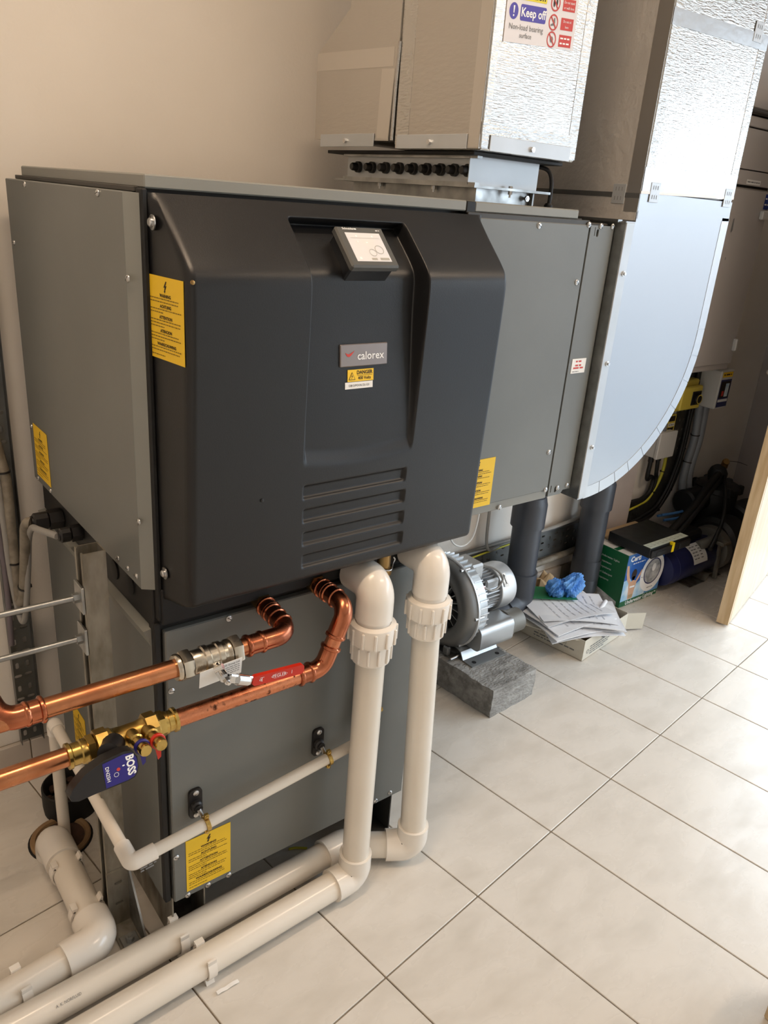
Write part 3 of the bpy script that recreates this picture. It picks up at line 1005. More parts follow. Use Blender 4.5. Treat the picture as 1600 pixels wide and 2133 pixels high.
tape((.770, YD-.0006, 1.540), (1.140, YD-.0006, 1.549), .050, NF, parent=K, m_='foil_tape')
tape((.768, YD-.001, 1.5150), (1.141, YD-.001, 1.5240), .0055, NF, name='joint_bead', parent=K, m_='print_white')
tape((.770, YD-.0006, 1.842), (1.140, YD-.0006, 1.850), .030, NF, parent=K, m_='foil_tape')
tape((.7680, YD, 1.5080), (.7680, YK, 1.5080), .010, NL, name='joint_bead', parent=K, m_='cast_dark')
def plate(o, u, n, name='joint_plate', parent=K):
    o, u, n = V(o), V(u), V(n)
    mb = MB().box((0, 0, 0), (.034, .040, .0015), .0006)
    mb.v = [o + u*p.x + V((0, 0, 1))*p.y + n*p.z for p in mb.v]
    b_ = mb.build(name, 'zinc_white', parent)
    P = Print(o + n*.0015, u, (0, 0, 1), .0003)
    for k in range(3):
        P.rect(.008+.008*k, .026, .0095+.008*k, .034, 'print_grey', 1).rect(.008+.008*k, .007, .0095+.008*k, .015, 'print_grey', 1)
    P.build('plate_teeth', b_)
plate((.800, YD-.001, 1.4970), (1, 0, 0), (0, -1, 0))
plate((1.098, YD-.001, 1.5030), (1, 0, 0), (0, -1, 0))
plate((.7680, YD+.072, 1.490), (0, -1, 0), (-1, 0, 0))
plate((1.075, YD-.001, 1.845), (1, 0, 0), (0, -1, 0))

# ================================================================== white plastic pipes
def beads(mb, p, d, r, h, w_=.004):
    """a rolled bead around a pipe"""
    mb.lathe([(r, -w_), (r+h*.8, -w_*.6), (r+h, 0), (r+h*.8, w_*.6), (r, w_)], p, d, 20)
def elbow_fit(c, d_in, d_out, rad, r, sock):
    c, a, b = V(c), V(d_in).normalized(), V(d_out).normalized()
    return MB().sweep(fillet([c-a*(rad+sock), c, c+b*(rad+sock)], rad, 12), r, 24)
def union_nut(x, y, zt, parent):
    m = MB()
    m.lathe([(.034, -.088), (.0385, -.084), (.0395, -.048), (.0395, -.042), (.0455, -.040), (.0470, -.010), (.0460, -.002), (.036, .002), (.034, .0)], (x, y, zt), (0, 0, 1), 32)
    nut = m.build('union_nut', 'pvc_fit', parent)
    grip_u = MB().box((.0455, -.0028, -.040), (.0500, .0028, -.006), .0012).mesh('grip_rib', V((0, 0, 0)), 'pvc_fit')
    grip_l = MB().box((.0375, -.0026, -.080), (.0425, .0026, -.046), .0012).mesh('grip_rib', V((0, 0, 0)), 'pvc_fit')
    for k in range(12):
        for me in (grip_u, grip_l):
            o = bpy.data.objects.new('grip_rib', me)
            COL.objects.link(o)
            o.parent = nut
            o.location = V((x, y, zt)) - base_of(parent)
            o.rotation_euler = (0, 0, 2*PI*(k+(.5 if me is grip_l else 0))/12)
ZP = .043
RP = .0300
def clip(p, d, parent, r):
    """snap-in floor clip open at the top"""
    p, d = V(p), V(d).normalized()
    s = V((0, 0, 1)).cross(d)
    mb = MB()
    ang = [math.radians(a) for a in range(-222, 43, 12)]
    A = [(math.cos(t)*(r+.0012), math.sin(t)*(r+.0012)) for t in ang]
    B = [(math.cos(t)*(r+.0050), math.sin(t)*(r+.0050)) for t in ang]
    prof = A + B[::-1]
    mb.prism(prof, p + d*.009, s, (0, 0, 1), .018)
    mb.prism([(-.022, -p.z+.0005), (.022, -p.z+.0005), (.016, -r-.002), (-.016, -r-.002)], p + d*.009, s, (0, 0, 1), .018)
    for sg_ in (-1, 1):
        t = math.radians(42) if sg_ > 0 else math.radians(138)
        cx, cz = math.cos(t)*(r+.003), math.sin(t)*(r+.003)
        mb.prism([(cx-.005, cz-.003), (cx+.005, cz-.003), (cx+.006, cz+.007), (cx-.002+.004*sg_, cz+.008)], p + d*.009, s, (0, 0, 1), .018)
    return mb.build('pipe_clip', 'pvc_fit', parent, smooth=30)

# pipe nearest the camera
A = thing('white_pipe', 'white pipe dropping in front of the cabinet, nearer run along the floor', 'pipe', (.06, .214, 0))
x1, y1 = .0735, .2190
path = [(x1, .318, .776), (x1, y1, .776), (x1, y1, ZP), (-.85, .190, ZP)]
MB().sweep([(x1, y1, .66), (x1, y1, ZP+.05)], RP, 28).build('riser', 'pvc_white', A)
dirA = (V((-.85, .188, ZP))-V((x1, y1, ZP))).normalized()
MB().sweep([V((x1, y1, ZP))+dirA*.05, V((x1, y1, ZP))+dirA*1.96], RP, 28).build('floor_run', 'pvc_white', A)
elbow_fit((x1, y1, .776), (0, -1, 0), (0, 0, -1), .030, .0372, .040).build('elbow', 'pvc_fit', A)
MB().lathe([(.0345, 0), (.0345, .055)], (x1, y1, .662), (0, 0, 1), 28).build('union_tail', 'pvc_fit', A)
union_nut(x1, y1, .697, A)
elbow_fit((x1, y1, ZP), (0, 0, -1), dirA, .028, .0365, .034).build('elbow', 'pvc_fit', A)
for u, v in ((436, 2008),):
    p = at(430, 2005, 'z', ZP); clip((p.x, y1+(p.x-x1)*dirA.y/dirA.x, ZP), dirA, A, RP)

# the pipe beside it
B_ = thing('white_pipe', 'white pipe beside the grey block, farther of two runs along the floor', 'pipe', (.23, .214, 0))
xt, yt, xb, yb_ = .2200, .2230, .2365, .2130
MB().sweep([(xt, yt, .66), (xb, yb_, ZP+.05)], RP, 28).build('riser', 'pvc_white', B_)
elbow_fit((xt, yt, .790), (0, -1, 0), (0, 0, -1), .030, .0372, .040).build('elbow', 'pvc_fit', B_)
MB().lathe([(.0345, 0), (.0345, .055)], (xt, yt, .672), (0, 0, 1), 28).build('union_tail', 'pvc_fit', B_)
union_nut(xt, yt, .709, B_)
kn = V((.098, .301, ZP))
dK = (kn-V((xb, yb_, ZP))).normalized()
elbow_fit((xb, yb_, ZP), (0, 0, -1), dK, .028, .0365, .034).build('elbow', 'pvc_fit', B_)
MB().sweep([V((xb, yb_, ZP))+dK*.05, kn], RP, 28).build('cross_piece', 'pvc_white', B_)
dirB = (V((-.60, .278, ZP))-kn).normalized()
m = MB().sweep(fillet([kn-dK*.040, kn, kn+dirB*.055], .03, 10), .0365, 24)
m.build('elbow', 'pvc_fit', B_)
MB().sweep([kn+dirB*.04, kn+dirB*1.98], RP, 28).build('floor_run', 'pvc_white', B_)
p = at(378, 1960, 'z', ZP)
clip(kn + dirB*((p.x-kn.x)/dirB.x), dirB, B_, RP)
P = Print(kn + dirB*.640 + V((0, -RP*.72, RP*.70)), -dirB, V((0, .70, .72)), .0008)
P.text('A. K. NORFLUID', 0, 0, .0075, 'print_grey', sx=.85)
P.build('pipe_print', B_)

# the pipe that drops into the floor drain
Cc = thing('white_pipe', 'white pipe elbowing out of the floor drain hole at left', 'pipe', (-.45, .35, 0))
RC, ZC = .0315, .046
q0, q1 = V((-.4480, .670, ZC)), V((-.4480, .362, ZC))
dirC = (V((-.66, .338, ZC))-q1).normalized()
MB().sweep([q0+V((0, .01, 0)), q1], RC, 28).build('drain_run', 'pvc_white', Cc)
m = MB().sweep(fillet([q0+V((0, -.070, 0)), q0+V((0, .018, 0)), q0+V((0, .018, -.10))], .034, 12), RC+.0062, 24)
m.build('elbow', 'pvc_fit', Cc)
m = MB().sweep(fillet([q1+V((0, .062, 0)), q1, q1+dirC*.075], .044, 12), RC+.0064, 24)
m.build('elbow', 'pvc_fit', Cc)
MB().sweep([q1+dirC*.05, q1+dirC*1.44], RC, 28).build('floor_run', 'pvc_white', Cc)
clip(q0+V((0, -.095, 0)), (0, -1, 0), Cc, RC)
clip(q1+V((0, .082, 0)), (0, -1, 0), Cc, RC)
clip(q1+dirC*.155, dirC, Cc, RC)

# ---- thin condensate pipe clipped across the lower panel
T = thing('condensate_pipe', 'thin cream pipe clipped across the lower panel and down to the drain', 'pipe', (-.40, .26, .3))
RT = .0118
yc = .262
pT, pE, pL, pD = V((.1230, yc, .790)), V((.1300, yc, .372)), V((-.4130, .256, .322)), V((-.4180, .690, .352))
MB().sweep([pT, pE+V((0, 0, .02))], RT, 18).build('drop', 'pvc_white', T)
MB().sweep([pE+V((-.02, 0, 0)), pL+V((.02, 0, .002))], RT, 18).build('cross_run', 'pvc_white', T)
MB().sweep([pL, pD], RT, 18).build('back_run', 'pvc_white', T)
MB().sweep([pD, V((-.4150, .705, -.01))], RT+.0015, 18).build('drain_drop', 'pvc_white', T)
elbow_fit(pE, (0, 0, -1), (pL-pE).normalized(), .010, RT+.0035, .030).build('elbow', 'pvc_fit', T)
el = elbow_fit(pL, (pL-pE).normalized(), (pD-pL).normalized(), .009, RT+.0035, .036).build('elbow', 'pvc_fit', T)
elbow_fit(pD, (pD-pL).normalized(), (0, 0, -1), .010, RT+.0035, .018).build('elbow', 'pvc_fit', T)
MB().lathe([(RT+.003, 0), (RT+.003, .05)], (.1240, yc, .605), (0, 0, 1), 18).build('socket', 'pvc_fit', T)
dB_ = (pD-pL).normalized()
P = Print(pL + dB_*.05 + V((-RT*.80, 0, RT*.60)), dB_, V((.60, 0, .80)), .0006)
P.words(0, .30, 0, .0032, 'print_grey')
P.build('pipe_print', T)
P = Print(pL + V((.010, -RT-.0030, -.0105)), V((1, 0, .09)), V((0, .2, 1)), .0012)
P.words(0, .030, .003, .003, 'print_grey').words(0, .030, -.002, .003, 'print_grey')
P.build('fitting_print', el)
m = MB().lathe([(.0150, 0), (.0175, .004), (.0175, .014), (.014, .016), (.0135, .050)], (.1232, yc, .768), (0, 0, 1), 12)
m.build('brass_tail', 'brass_dull', T)
m = MB().sweep(smooth_path([(.110, yc-.014, .786), (.128, yc-.018, .784), (.142, yc-.006, .790), (.148, yc-.004, .797), (.143, yc-.004, .803)], 5), .0017, 8)
m.build('spring_clip', 'steel_screw', T)
# brass ring clips on black back plates
def munsen(x, z, vert=False):
    t = (pL-pE).normalized() if not vert else V((0, 0, 1))
    pc = V((x, yc, 0))
    if not vert:
        k = (x-pE.x)/(pL.x-pE.x); pc = pE + (pL-pE)*k
    else:
        k = (z-pE.z)/(pT.z-pE.z); pc = pE + (pT-pE)*k
    zz = pc.z + (.010 if not vert else 0)
    g = thing('pipe_bracket', {0: 'black backed brass ring clip holding the thin pipe above the yellow label',
                              1: 'black backed brass ring clip on the thin pipe near the white risers',
                              2: 'brass ring clip on the upright thin pipe behind the nearer white riser'}[munsen.k], 'bracket', (pc.x, YF, pc.z), 'ring clips on the lower panel')
    munsen.k += 1
    px = pc.x - .004 if not vert else pc.x-.016
    pl = MB().prism(rrect(-.0135, -.034, .0135, .034, .009), (px, YF-.0060, zz+.012), (1, 0, 0), (0, 0, 1), .0058)
    pl.build('back_plate', 'black_plastic', g)
    b0 = V((px, YF-.0062, zz+.008))
    MB().lathe([(.0125, 0), (.0115, .006), (.0085, .009), (.0085, .013), (.006, .014)], b0, NF, 20).build('boss', 'black_plastic', g)
    MB().cyl(b0+V((0, -.012, 0)), (pc.x, yc+RT+.003, pc.z+.004), .0045, 12).build('stud', 'steel_screw', g)
    for dz in (-.026, .026):
        c = V((px, YF-.0062, zz+.012+dz))
        MB().lathe([(.0062, 0), (.006, .002), (.003, .0034)], c, NF, 14).build('plate_screw', 'steel_screw', g)
    mb = MB()
    a, b, c = basis(t)
    n_ = 24
    R1, R0 = RT+.0032, RT+.0004
    vs = []
    for k in range(n_):
        th = 2*PI*k/n_
        e = a*math.cos(th) + b*math.sin(th)
        for rr, tt in ((R0, -.0045), (R1, -.0038), (R1, .0038), (R0, .0045)):
            vs.append(pc + e*rr + t*tt)
    fs = []
    for k in range(n_):
        k2 = (k+1) % n_
        for q in range(4):
            q2 = (q+1) % 4
            fs.append((k*4+q, k2*4+q, k2*4+q2, k*4+q2))
    mb.add(vs, fs)
    up = V((0, 0, 1)) if not vert else V((1, 0, 0))
    for sg_ in (1, -1):
        mb.box(pc + up*sg_*(RT+.006) - V((.0045, .004, .0045)), pc + up*sg_*(RT+.006) + V((.0045, .004, .0045)), .001)
    mb.build('ring', 'brass', g)
    for sg_ in (1, -1):
        c = pc + up*sg_*(RT+.0065) + V((0, -.004, 0))
        MB().lathe([(.0036, 0), (.0034, .0018), (.001, .0022)], c, NF, 10).build('ring_screw', 'brass', g)
munsen.k = 0
munsen(-.266, 0); munsen(.014, 0); munsen(0, .435, True)

# ================================================================== copper pipes
RK = .0152
def fit_sleeve(mb, p0, p1, r=RK+.0022, bead=.0030):
    p0, p1 = V(p0), V(p1)
    mb.cyl(p0, p1, r, 24, ch=.001)
    beads(mb, p0 + (p1-p0).normalized()*.003, p1-p0, r, bead)
    beads(mb, p1 - (p1-p0).normalized()*.003, p1-p0, r, bead)
CU1 = thing('copper_pipe', 'upper copper pipe with the red lever valve', 'pipe', (-.3, .2, .745))
zc1, yk = .742, .200
c1 = V((-.1270, yk, zc1))
e1 = V((-.1270, .330, .7575))
dE = (e1-c1).normalized()
MB().sweep(fillet([(-.612, yk, zc1), c1, e1], .032, 12), RK, 24).build('pipe', 'copper', CU1)
m = MB().sweep(fillet([c1+V((-.088, 0, 0)), c1, c1+dE*.070], .032, 14), RK+.0022, 24)
for q in (c1+V((-.086, 0, 0)), c1+V((-.060, 0, 0))):
    beads(m, q, (1, 0, 0), RK+.0022, .0026)
for k in (.030, .050, .068):
    beads(m, c1+dE*k, dE, RK+.0022, .0026)
m.build('elbow', 'copper_fit', CU1)
m = MB(); fit_sleeve(m, c1+dE*.070, c1+dE*.092); m.build('coupling', 'copper_fit', CU1)
MB().cyl(e1-dE*.035, e1, RK+.004, 6).build('tail_nut', 'brass_dull', CU1)
# left end: elbow turning back
g0 = V((-.602, yk, zc1))
m = MB().sweep(fillet([(-.545, yk, zc1), g0, g0+V((-.02, .05, .05))], .030, 10), RK+.0024, 24)
beads(m, (-.547, yk, zc1), (1, 0, 0), RK+.0024, .0034)
beads(m, (-.568, yk, zc1), (1, 0, 0), RK+.0024, .0016)
m.build('elbow', 'copper_fit', CU1)
# lever valve
vx = -.290
m = MB()
ax = V((1, 0, 0))
def lat(mb, prof, x, n=24, ph=0.0):
    mb.lathe(prof, (x, yk, zc1), ax, n, phase=ph)
lat(m, [(.0195, -.030), (.0205, -.028), (.0205, -.012), (.0235, -.010), (.0235, -.002), (.0215, 0), (.0215, .012), (.0235, .014), (.0235, .022), (.0205, .024), (.0200, .036)], vx+.004)
vb = m.build('lever_valve', 'nickel', CU1, label='nickel ball valve body with red lever')
for xx in (vx-.048, vx+.040):
    m = MB()
    lat(m, [(.0185, 0), (.0255, .003), (.0262, .007), (.0262, .017), (.0250, .020), (.020, .022)], xx, 6, .3)
    lat(m, [(.0205, -.006), (.0225, -.003), (.0225, .001)], xx)
    m.build('valve_nut', 'nickel', vb)
st0 = V((vx+.010, yk-.020, zc1-.006))
m = MB().cyl(st0, st0+V((0, -.030, -.006)), .0090, 20).cyl(st0+V((0, -.026, -.005)), st0+V((0, -.040, -.008)), .0062, 6).cyl(st0+V((0, -.040, -.008)), st0+V((0, -.044, -.009)), .0035, 12)
m.cyl(st0+V((-.014, -.022, .010)), st0+V((-.004, -.030, .018)), .0050, 12)
m.build('valve_stem', 'chrome', vb)
lv0 = st0+V((.004, -.034, -.006))
lv1 = V((-.232, .150, .708))
lv2 = V((-.1330, .148, .7010))
def bar(a, b, up, w_, t, ch=.002):
    a, b = V(a), V(b)
    d = (b-a).normalized(); s = V(up).cross(d).normalized(); uu = d.cross(s)
    L_ = (b-a).length
    mb = MB().box((0, -t/2, -w_/2), (L_, t/2, w_/2), ch)
    mb.v = [a + d*p.x + s*p.y + uu*p.z for p in mb.v]
    return mb
m = bar(lv0, lv1, (0, 0, 1), .016, .006); m.cyl(lv0+(lv1-lv0)*.35, lv0+(lv1-lv0)*.80, .0095, 12)
m.build('lever_arm', 'chrome', vb)
lev = MB()
d = (lv2-lv1).normalized(); s_ = V((0, 0, 1)).cross(d).normalized(); uu = d.cross(s_)
LL = (lv2-lv1).length
lev.prism(rrect(0, -.0095, LL, .0085, .006, 4)[:], lv1 - s_*.0 + V((0, -.004, 0)), d, uu, .0085)
lo_ = lev.build('lever_grip', 'red_plastic', vb)
P = Print(lv1 + V((0, -.004, 0)), d, uu, .0004)
P.text('PEGLER', .050, .0004, .0085, 'print_white', sx=.95).ring(.014, 0, .0012, .0020, 'print_white').rect(.0165, -.004, .0175, .004, 'print_white').rect(.013, .0035, .021, .0042, 'print_white').rect(.074, -.003, .0748, .004, 'print_white')
P.ring(.050, .0005, .0155, .0162, 'print_white', n=6, ry=.32)
P.build('lever_print', lo_)
to = V((-.315, yk-.0275, .7100))
tu, tv = V((1, .02, .045)).normalized(), V((0, -.12, 1)).normalized()
mb = MB().box((0, 0, 0), (.076, .032, .0008)); tn = tu.cross(tv)
mb.v = [to + tu*p.x + tv*p.y + tn*p.z for p in mb.v]
tg = mb.build('paper_tag', 'white_label', vb, label='white printed tag under the red lever')
P = Print(to + tn*.0008, tu, tv, .0003)
P.text('The BSS Group Ltd.', .052, .0270, .0050, 'print_grey', bold=.0001)
for k in range(4):
    P.words(.034, .072, .0215-.0042*k, .0013, 'print_grey')
P.build('tag_print', tg)

CU2 = thing('copper_pipe', 'lower copper pipe with brass valve and spotted tarnish', 'pipe', (-.3, .2, .645))
zc2 = .6445
a0, a1, a2, a3 = V((-1.895, yk, zc2)), V((-.0560, yk, zc2)), V((-.0060, yk, .7610)), V((-.0105, .330, .7640))
MB().sweep([a0, V((-.512, yk, zc2))], RK, 24).build('pipe', 'copper', CU2)
MB().sweep(fillet([V((-.36, yk, zc2)), a1, a2, a3], [.03, .036], 12), RK, 24).build('pipe', 'copper_spotted', CU2)
dA, dB2, dC2 = (a1-a0).normalized(), (a2-a1).normalized(), (a3-a2).normalized()
m = MB().sweep(fillet([a1-dA*.052, a1, a1+dB2*.045], .03, 10), RK+.0022, 24)
for q, dd in ((a1-dA*.050, dA), (a1-dA*.028, dA), (a1+dB2*.043, dB2)):
    beads(m, q, dd, RK+.0022, .0028)
m.build('elbow', 'copper_fit', CU2)
m = MB().sweep(fillet([a2-dB2*.062, a2, a2+dC2*.060], .036, 14), RK+.0022, 24)
for q, dd in ((a2-dB2*.060, dB2), (a2+dC2*.036, dC2), (a2+dC2*.058, dC2)):
    beads(m, q, dd, RK+.0022, .0028)
m.build('elbow', 'copper_fit', CU2)
m = MB(); fit_sleeve(m, a2+dC2*.062, a2+dC2*.084); m.build('coupling', 'copper_fit', CU2)
MB().cyl(a3-dC2*.035, a3, RK+.004, 6).build('tail_nut', 'brass_dull', CU2)
# brass commissioning valve
def lat2(mb, prof, x, n=24, ph=0.0):
    mb.lathe(prof, (x, yk, zc2), ax, n, phase=ph)
m = MB()
lat2(m, [(.0215, -.475), (.0225, -.472), (.0225, -.452), (.0195, -.448), (.0185, -.430), (.0185, -.410), (.0205, -.400), (.0240, -.396), (.0240, -.380), (.0215, -.377)], 0)
bv = m.build('balancing_valve', 'brass', CU2, label='brass balancing valve with black handle and test points')
for x0_ in (-.478, -.400):
    m = MB(); lat2(m, [(.020, 0), (.0262, .002), (.0262, .020), (.020, .022)], x0_, 8, .2); m.build('hexagon', 'brass', bv)
for x0_, sg_ in ((-.520, 1), (-.352, -1)):
    m = MB()
    lat2(m, [(.0168, 0), (.0205, .001), (.0205, .006), (.0178, .008), (.0178, .020), (.0195, .022), (.0195, .030), (.0178, .033), (.0178, .042)] if sg_ > 0 else
         [(.0178, -.028), (.0178, -.019), (.0195, -.017), (.0195, -.010), (.0178, -.008), (.0178, .0), (.0205, .002), (.0205, .007), (.0168, .008)], x0_)
    m.build('press_socket', 'brass', bv)
    m = MB(); lat2(m, [(.0175, 0), (.0225, .001), (.0225, .011), (.0175, .012)], x0_+(.030 if sg_ > 0 else -.026), 6, .1); m.build('union_hexagon', 'brass', bv)
hs = V((-.4530, yk-.014, zc2+.004))
hp = V((-.4770, .1320, .6560))
hd = (V((-.4720, .150, .6640))-hs).normalized()
m = MB().lathe([(.0185, 0), (.0185, .012), (.0165, .016), (.0165, .044)], hs, hd, 24)
m.build('handle_neck', 'black_plastic', bv)
hu = V((1, 0, .02)).normalized(); hv = V((0, .22, .975)); hv = (hv-hu*hv.dot(hu)).normalized()
hn = hu.cross(hv)
outl = [(a*.95, b*1.30) for a, b in ((.036, -.016), (.040, -.008), (.040, .004), (.034, .013), (.020, .016), (-.010, .014), (-.040, .006), (-.060, -.005), (-.068, -.013), (-.066, -.019), (-.056, -.022), (-.030, -.021), (.020, -.021), (.030, -.020))]
m = MB().prism(outl, hp + hn*.012, hu, hv, .022)
hd_o = m.build('handle', 'black_plastic', bv, smooth=50)
P = Print(hp + hn*.012, hu, hv, .0005)
P.poly([(a*.95, b*1.30) for a, b in ((.035, -.014), (.0385, -.007), (.0385, .003), (.033, .0110), (.020, .0132), (-.014, .0105), (-.014, -.0195), (.020, -.0195), (.030, -.018))], 'blue_plastic')
P.text('BOSS', .0260, -.0030, .0165, 'print_white', bold=.0006, rot=-PI/2, sx=.85).text('DN25H', -.0080, -.005, .0075, 'print_white', rot=-PI/2, bold=.0001)
P.ring(.004, -.010, .0030, .0036, 'print_white').poly(circle(.008, -.003, .0028, 10), 'print_red', 1).poly(circle(.016, .000, .0020, 10, .0012), 'print_white', 1)
P.build('handle_print', hd_o)
for k, (xx, cm) in enumerate(((-.4230, 'blue_plastic'), (-.3980, 'red_plastic'))):
    b0 = V((xx, yk-.010, zc2+.006))
    td = V((.02, -.86, .14)).normalized()
    m = MB().lathe([(.0120, 0), (.0120, .022), (.0095, .024), (.0095, .046), (.0085, .048)], b0, td, 20)
    tp = m.build('test_point', 'brass', bv)
    m = MB().lathe([(.0112, .040), (.0125, .041), (.0125, .045), (.0112, .046)], b0, td, 20)
    a_, b__, c_ = basis(td)
    e = b0 + td*.043
    sgn_ = -1
    m.prism([(-.005, 0), (.005, 0), (.004, -.020), (-.001, -.024)], e + V((.0, -.002, -.010)), (1, 0, 0), (0, 0, 1), .003)
    m.build('tag_ring', cm, tp)
    MB().lathe([(.0085, .046), (.0098, .047), (.0098, .058), (.0085, .060)], b0, td, 20).build('test_cap', 'brass', tp)

# ================================================================== support post with threaded rods
S = thing('support_post', 'weathered slotted steel channel post standing beside the cabinet', 'post', (-.39, .43, 0))
sx0, sx1, sy0, sy1, szt = -.4095, -.3690, .4200, .4610, .866
t_ = .0026
poly = [(sx0, sy0), (sx1, sy0), (sx1, sy1), (sx0, sy1), (sx0, sy1-.009), (sx0+t_, sy1-.009), (sx0+t_, sy1-t_), (sx1-t_, sy1-t_), (sx1-t_, sy0+t_), (sx0+t_, sy0+t_), (sx0+t_, sy0+.009), (sx0, sy0+.009)]
MB().prism(poly, (0, 0, szt), (1, 0, 0), (0, 1, 0), szt-.004).build('channel', 'galv_old', S, smooth=0)
m = MB(); m.add(*fill_mesh([[(-.4125, .004), (-.3660, .004), (-.3660, .150), (-.4125, .150)], obround(-.390, .118, .016, .009), obround(-.390, .062, .016, .009)], (0, sy0-.0052, 0), (1, 0, 0), (0, 0, 1), .005))
m.build('foot_upright', 'galv_old', S, smooth=0)
MB().box((-.4125, .318, 0), (-.3660, sy0, .005), .001).build('foot_base', 'galv_old', S)
m = MB().prism([(-sy0, .004), (-sy0, .165), (-.318, .004)], (-.3655, 0, 0), (0, -1, 0), (0, 0, 1), -.0040)
m.build('foot_gusset', 'galv', S, smooth=0)
MB().box((-.408, .338, .005), (-.374, .378, .010), .001).build('washer_plate', 'galv', S)
MB().cyl((-.391, .360, .010), (-.391, .360, .020), .0088, 6).cyl((-.391, .360, .020), (-.391, .360, .026), .0048, 10).build('anchor_bolt', 'galv', S)
for k, z in enumerate((.777, .694)):
    rod = MB().cyl((sx0-.006, .4405, z), (-1.895, .4405, z+.010), .0052, 12).build('threaded_rod', 'galv', S)
    MB().box((sx0-.0055, .4195, z-.026), (sx0-.0005, .4615, z+.026), .001).build('channel_washer', 'galv', rod)
    MB().cyl((sx0-.0055, .4405, z), (sx0-.015, .4405, z), .0092, 6).build('rod_nut', 'galv', rod)

# ================================================================== cable tray on the wall at left, with its cables
W1 = thing('cable_tray', 'upright perforated steel cable tray fixed to the wall at left', 'cable tray', (-.40, 1.0, .1))
tx0, tx1, tz0, tz1 = -.432, -.378, .105, 1.30
tz2 = 2.40
holes = []
k = 0
z = tz0+.02
while z < tz1-.03:
    holes.append(obround(tx0+.014, z, .008, .018))
    holes.append(obround(tx0+.038, z+.002, .008, .018))
    z += .037
    holes.append(obround(tx0+.014, z, .018, .008))
    holes.append(obround(tx0+.038, z+.002, .018, .008))
    z += .030
m = MB(); m.add(*fill_mesh([[(tx0, tz0), (tx1, tz0), (tx1, tz1), (tx0, tz1)]] + holes, (0, .993, 0), (1, 0, 0), (0, 0, 1), .0015))
m.box((tx0, .993, tz1+.001), (tx1, .9945, tz2))
m.build('tray_base', 'tray_steel', W1, smooth=0)
MB().box((tx1-.0015, .972, tz0), (tx1, .993, tz2)).build('tray_side', 'tray_steel', W1, smooth=0)
MB().box((tx0, .972, tz0), (tx0+.0015, .993, tz2)).build('tray_side', 'tray_steel', W1, smooth=0)
def cable(pts, r, m_, label, group=None, ties=(), name='cable'):
    t = thing(name, label, 'cable', tuple(V(pts[-1])), group)
    path = smooth_path(pts, 8)
    MB().sweep(path, r, 12).build('sheath', m_, t)
    for k in ties:
        i = min(len(path)-2, max(1, int(k*(len(path)-1))))
        p, d = path[i], (path[i+1]-path[i-1]).normalized()
        mb = MB().lathe([(r+.0010, -.0022), (r+.0026, -.0018), (r+.0026, .0018), (r+.0010, .0022)], p, d, 16)
        a, b, c = basis(d)
        mb.box(p + a*(r+.001) - V((.004, .004, .004)), p + a*(r+.001) + V((.004, .004, .004)), .001)
        mb.build('cable_tie', 'black_plastic', t)
    return t
GL1, GL2 = V((-.397, .800, .780)), V((-.380, .672, .796))
cable([(-.4200, .978, 2.40), (-.4200, .978, 1.5), (-.4200, .975, 1.02), (-.411, .968, .90), (-.402, .962, .82), (-.403, .960, .70), (-.404, .962, .58), (-.4035, .955, .525), (-.4010, .925, .545), (-.399, .895, .62), (-.399, .865, .69), (-.402, .830, .755), (-.402, .806, .778), GL1],
      .0115, 'conduit_flex', 'thick flexible conduit hanging in a loop into the upper cable gland', ties=(.20, .29, .44, .66))
cable([(-.426, .975, 2.40), (-.426, .975, 1.5), (-.426, .972, 1.02), (-.420, .966, .88), (-.417, .962, .72), (-.415, .962, .60), (-.409, .960, .505), (-.4045, .940, .475), (-.4000, .915, .52), (-.394, .880, .64), (-.394, .845, .725), (-.398, .79, .772), (-.400, .73, .792), GL2],
      .0068, 'cable_grey', 'thin grey cable looping into the lower cable gland', ties=(.49,))
cable([(-.4290, .983, 2.40), (-.4290, .983, 1.5), (-.4290, .980, 1.02), (-.4290, .975, .86), (-.4255, .973, .70), (-.424, .973, .56), (-.428, .975, .40)],
      .0068, 'cable_purple', 'grey purple cable running straight down the tray at left')

# ================================================================== floor drain and black sleeve
DR = thing('floor_drain', 'round clay drain opening in the floor under the white pipe', 'drain', (-.425, .725, 0))
dc = at(127, 1747, 'z', 0)
MB().lathe([(.0720, 0), (.0720, .0012), (.060, .0013)], dc, (0, 0, 1), 36).build('cut_edge', 'gap_black', DR)
m = MB()
n_ = 36
pr = [(.0670, .0005), (.0670, .008), (.0640, .010), (.0560, .009), (.0530, .003), (.0530, .0014)]
vs, fs = [], []
for r_, h_ in pr:
    for i in range(n_):
        t = 2*PI*i/n_
        vs.append(dc + V((r_*math.cos(t), r_*math.sin(t), h_)))
for j in range(len(pr)-1):
    for i in range(n_):
        fs.append((j*n_+i, j*n_+(i+1) % n_, (j+1)*n_+(i+1) % n_, (j+1)*n_+i))
m.add(vs, fs); m.build('clay_collar', 'clay', DR)
MB().lathe([(.0535, 0), (.0535, .0022), (.001, .0018)], dc, (0, 0, 1), 36).build('drain_soil', 'soil', DR)
SL = thing('pipe_sleeve', 'short black pipe sleeve filled with rubble, standing by the wall at left', 'sleeve', (-.372, .805, 0))
sc_ = V((-.366, .815, 0))
m = MB()
pr = [(.064, .0), (.066, .02), (.066, .068), (.062, .070), (.060, .066), (.060, .035)]
vs, fs = [], []
for r_, h_ in pr:
    for i in range(n_):
        t = 2*PI*i/n_
        vs.append(sc_ + V((r_*math.cos(t), r_*math.sin(t), h_)))
for j in range(len(pr)-1):
    for i in range(n_):
        fs.append((j*n_+i, j*n_+(i+1) % n_, (j+1)*n_+(i+1) % n_, (j+1)*n_+i))
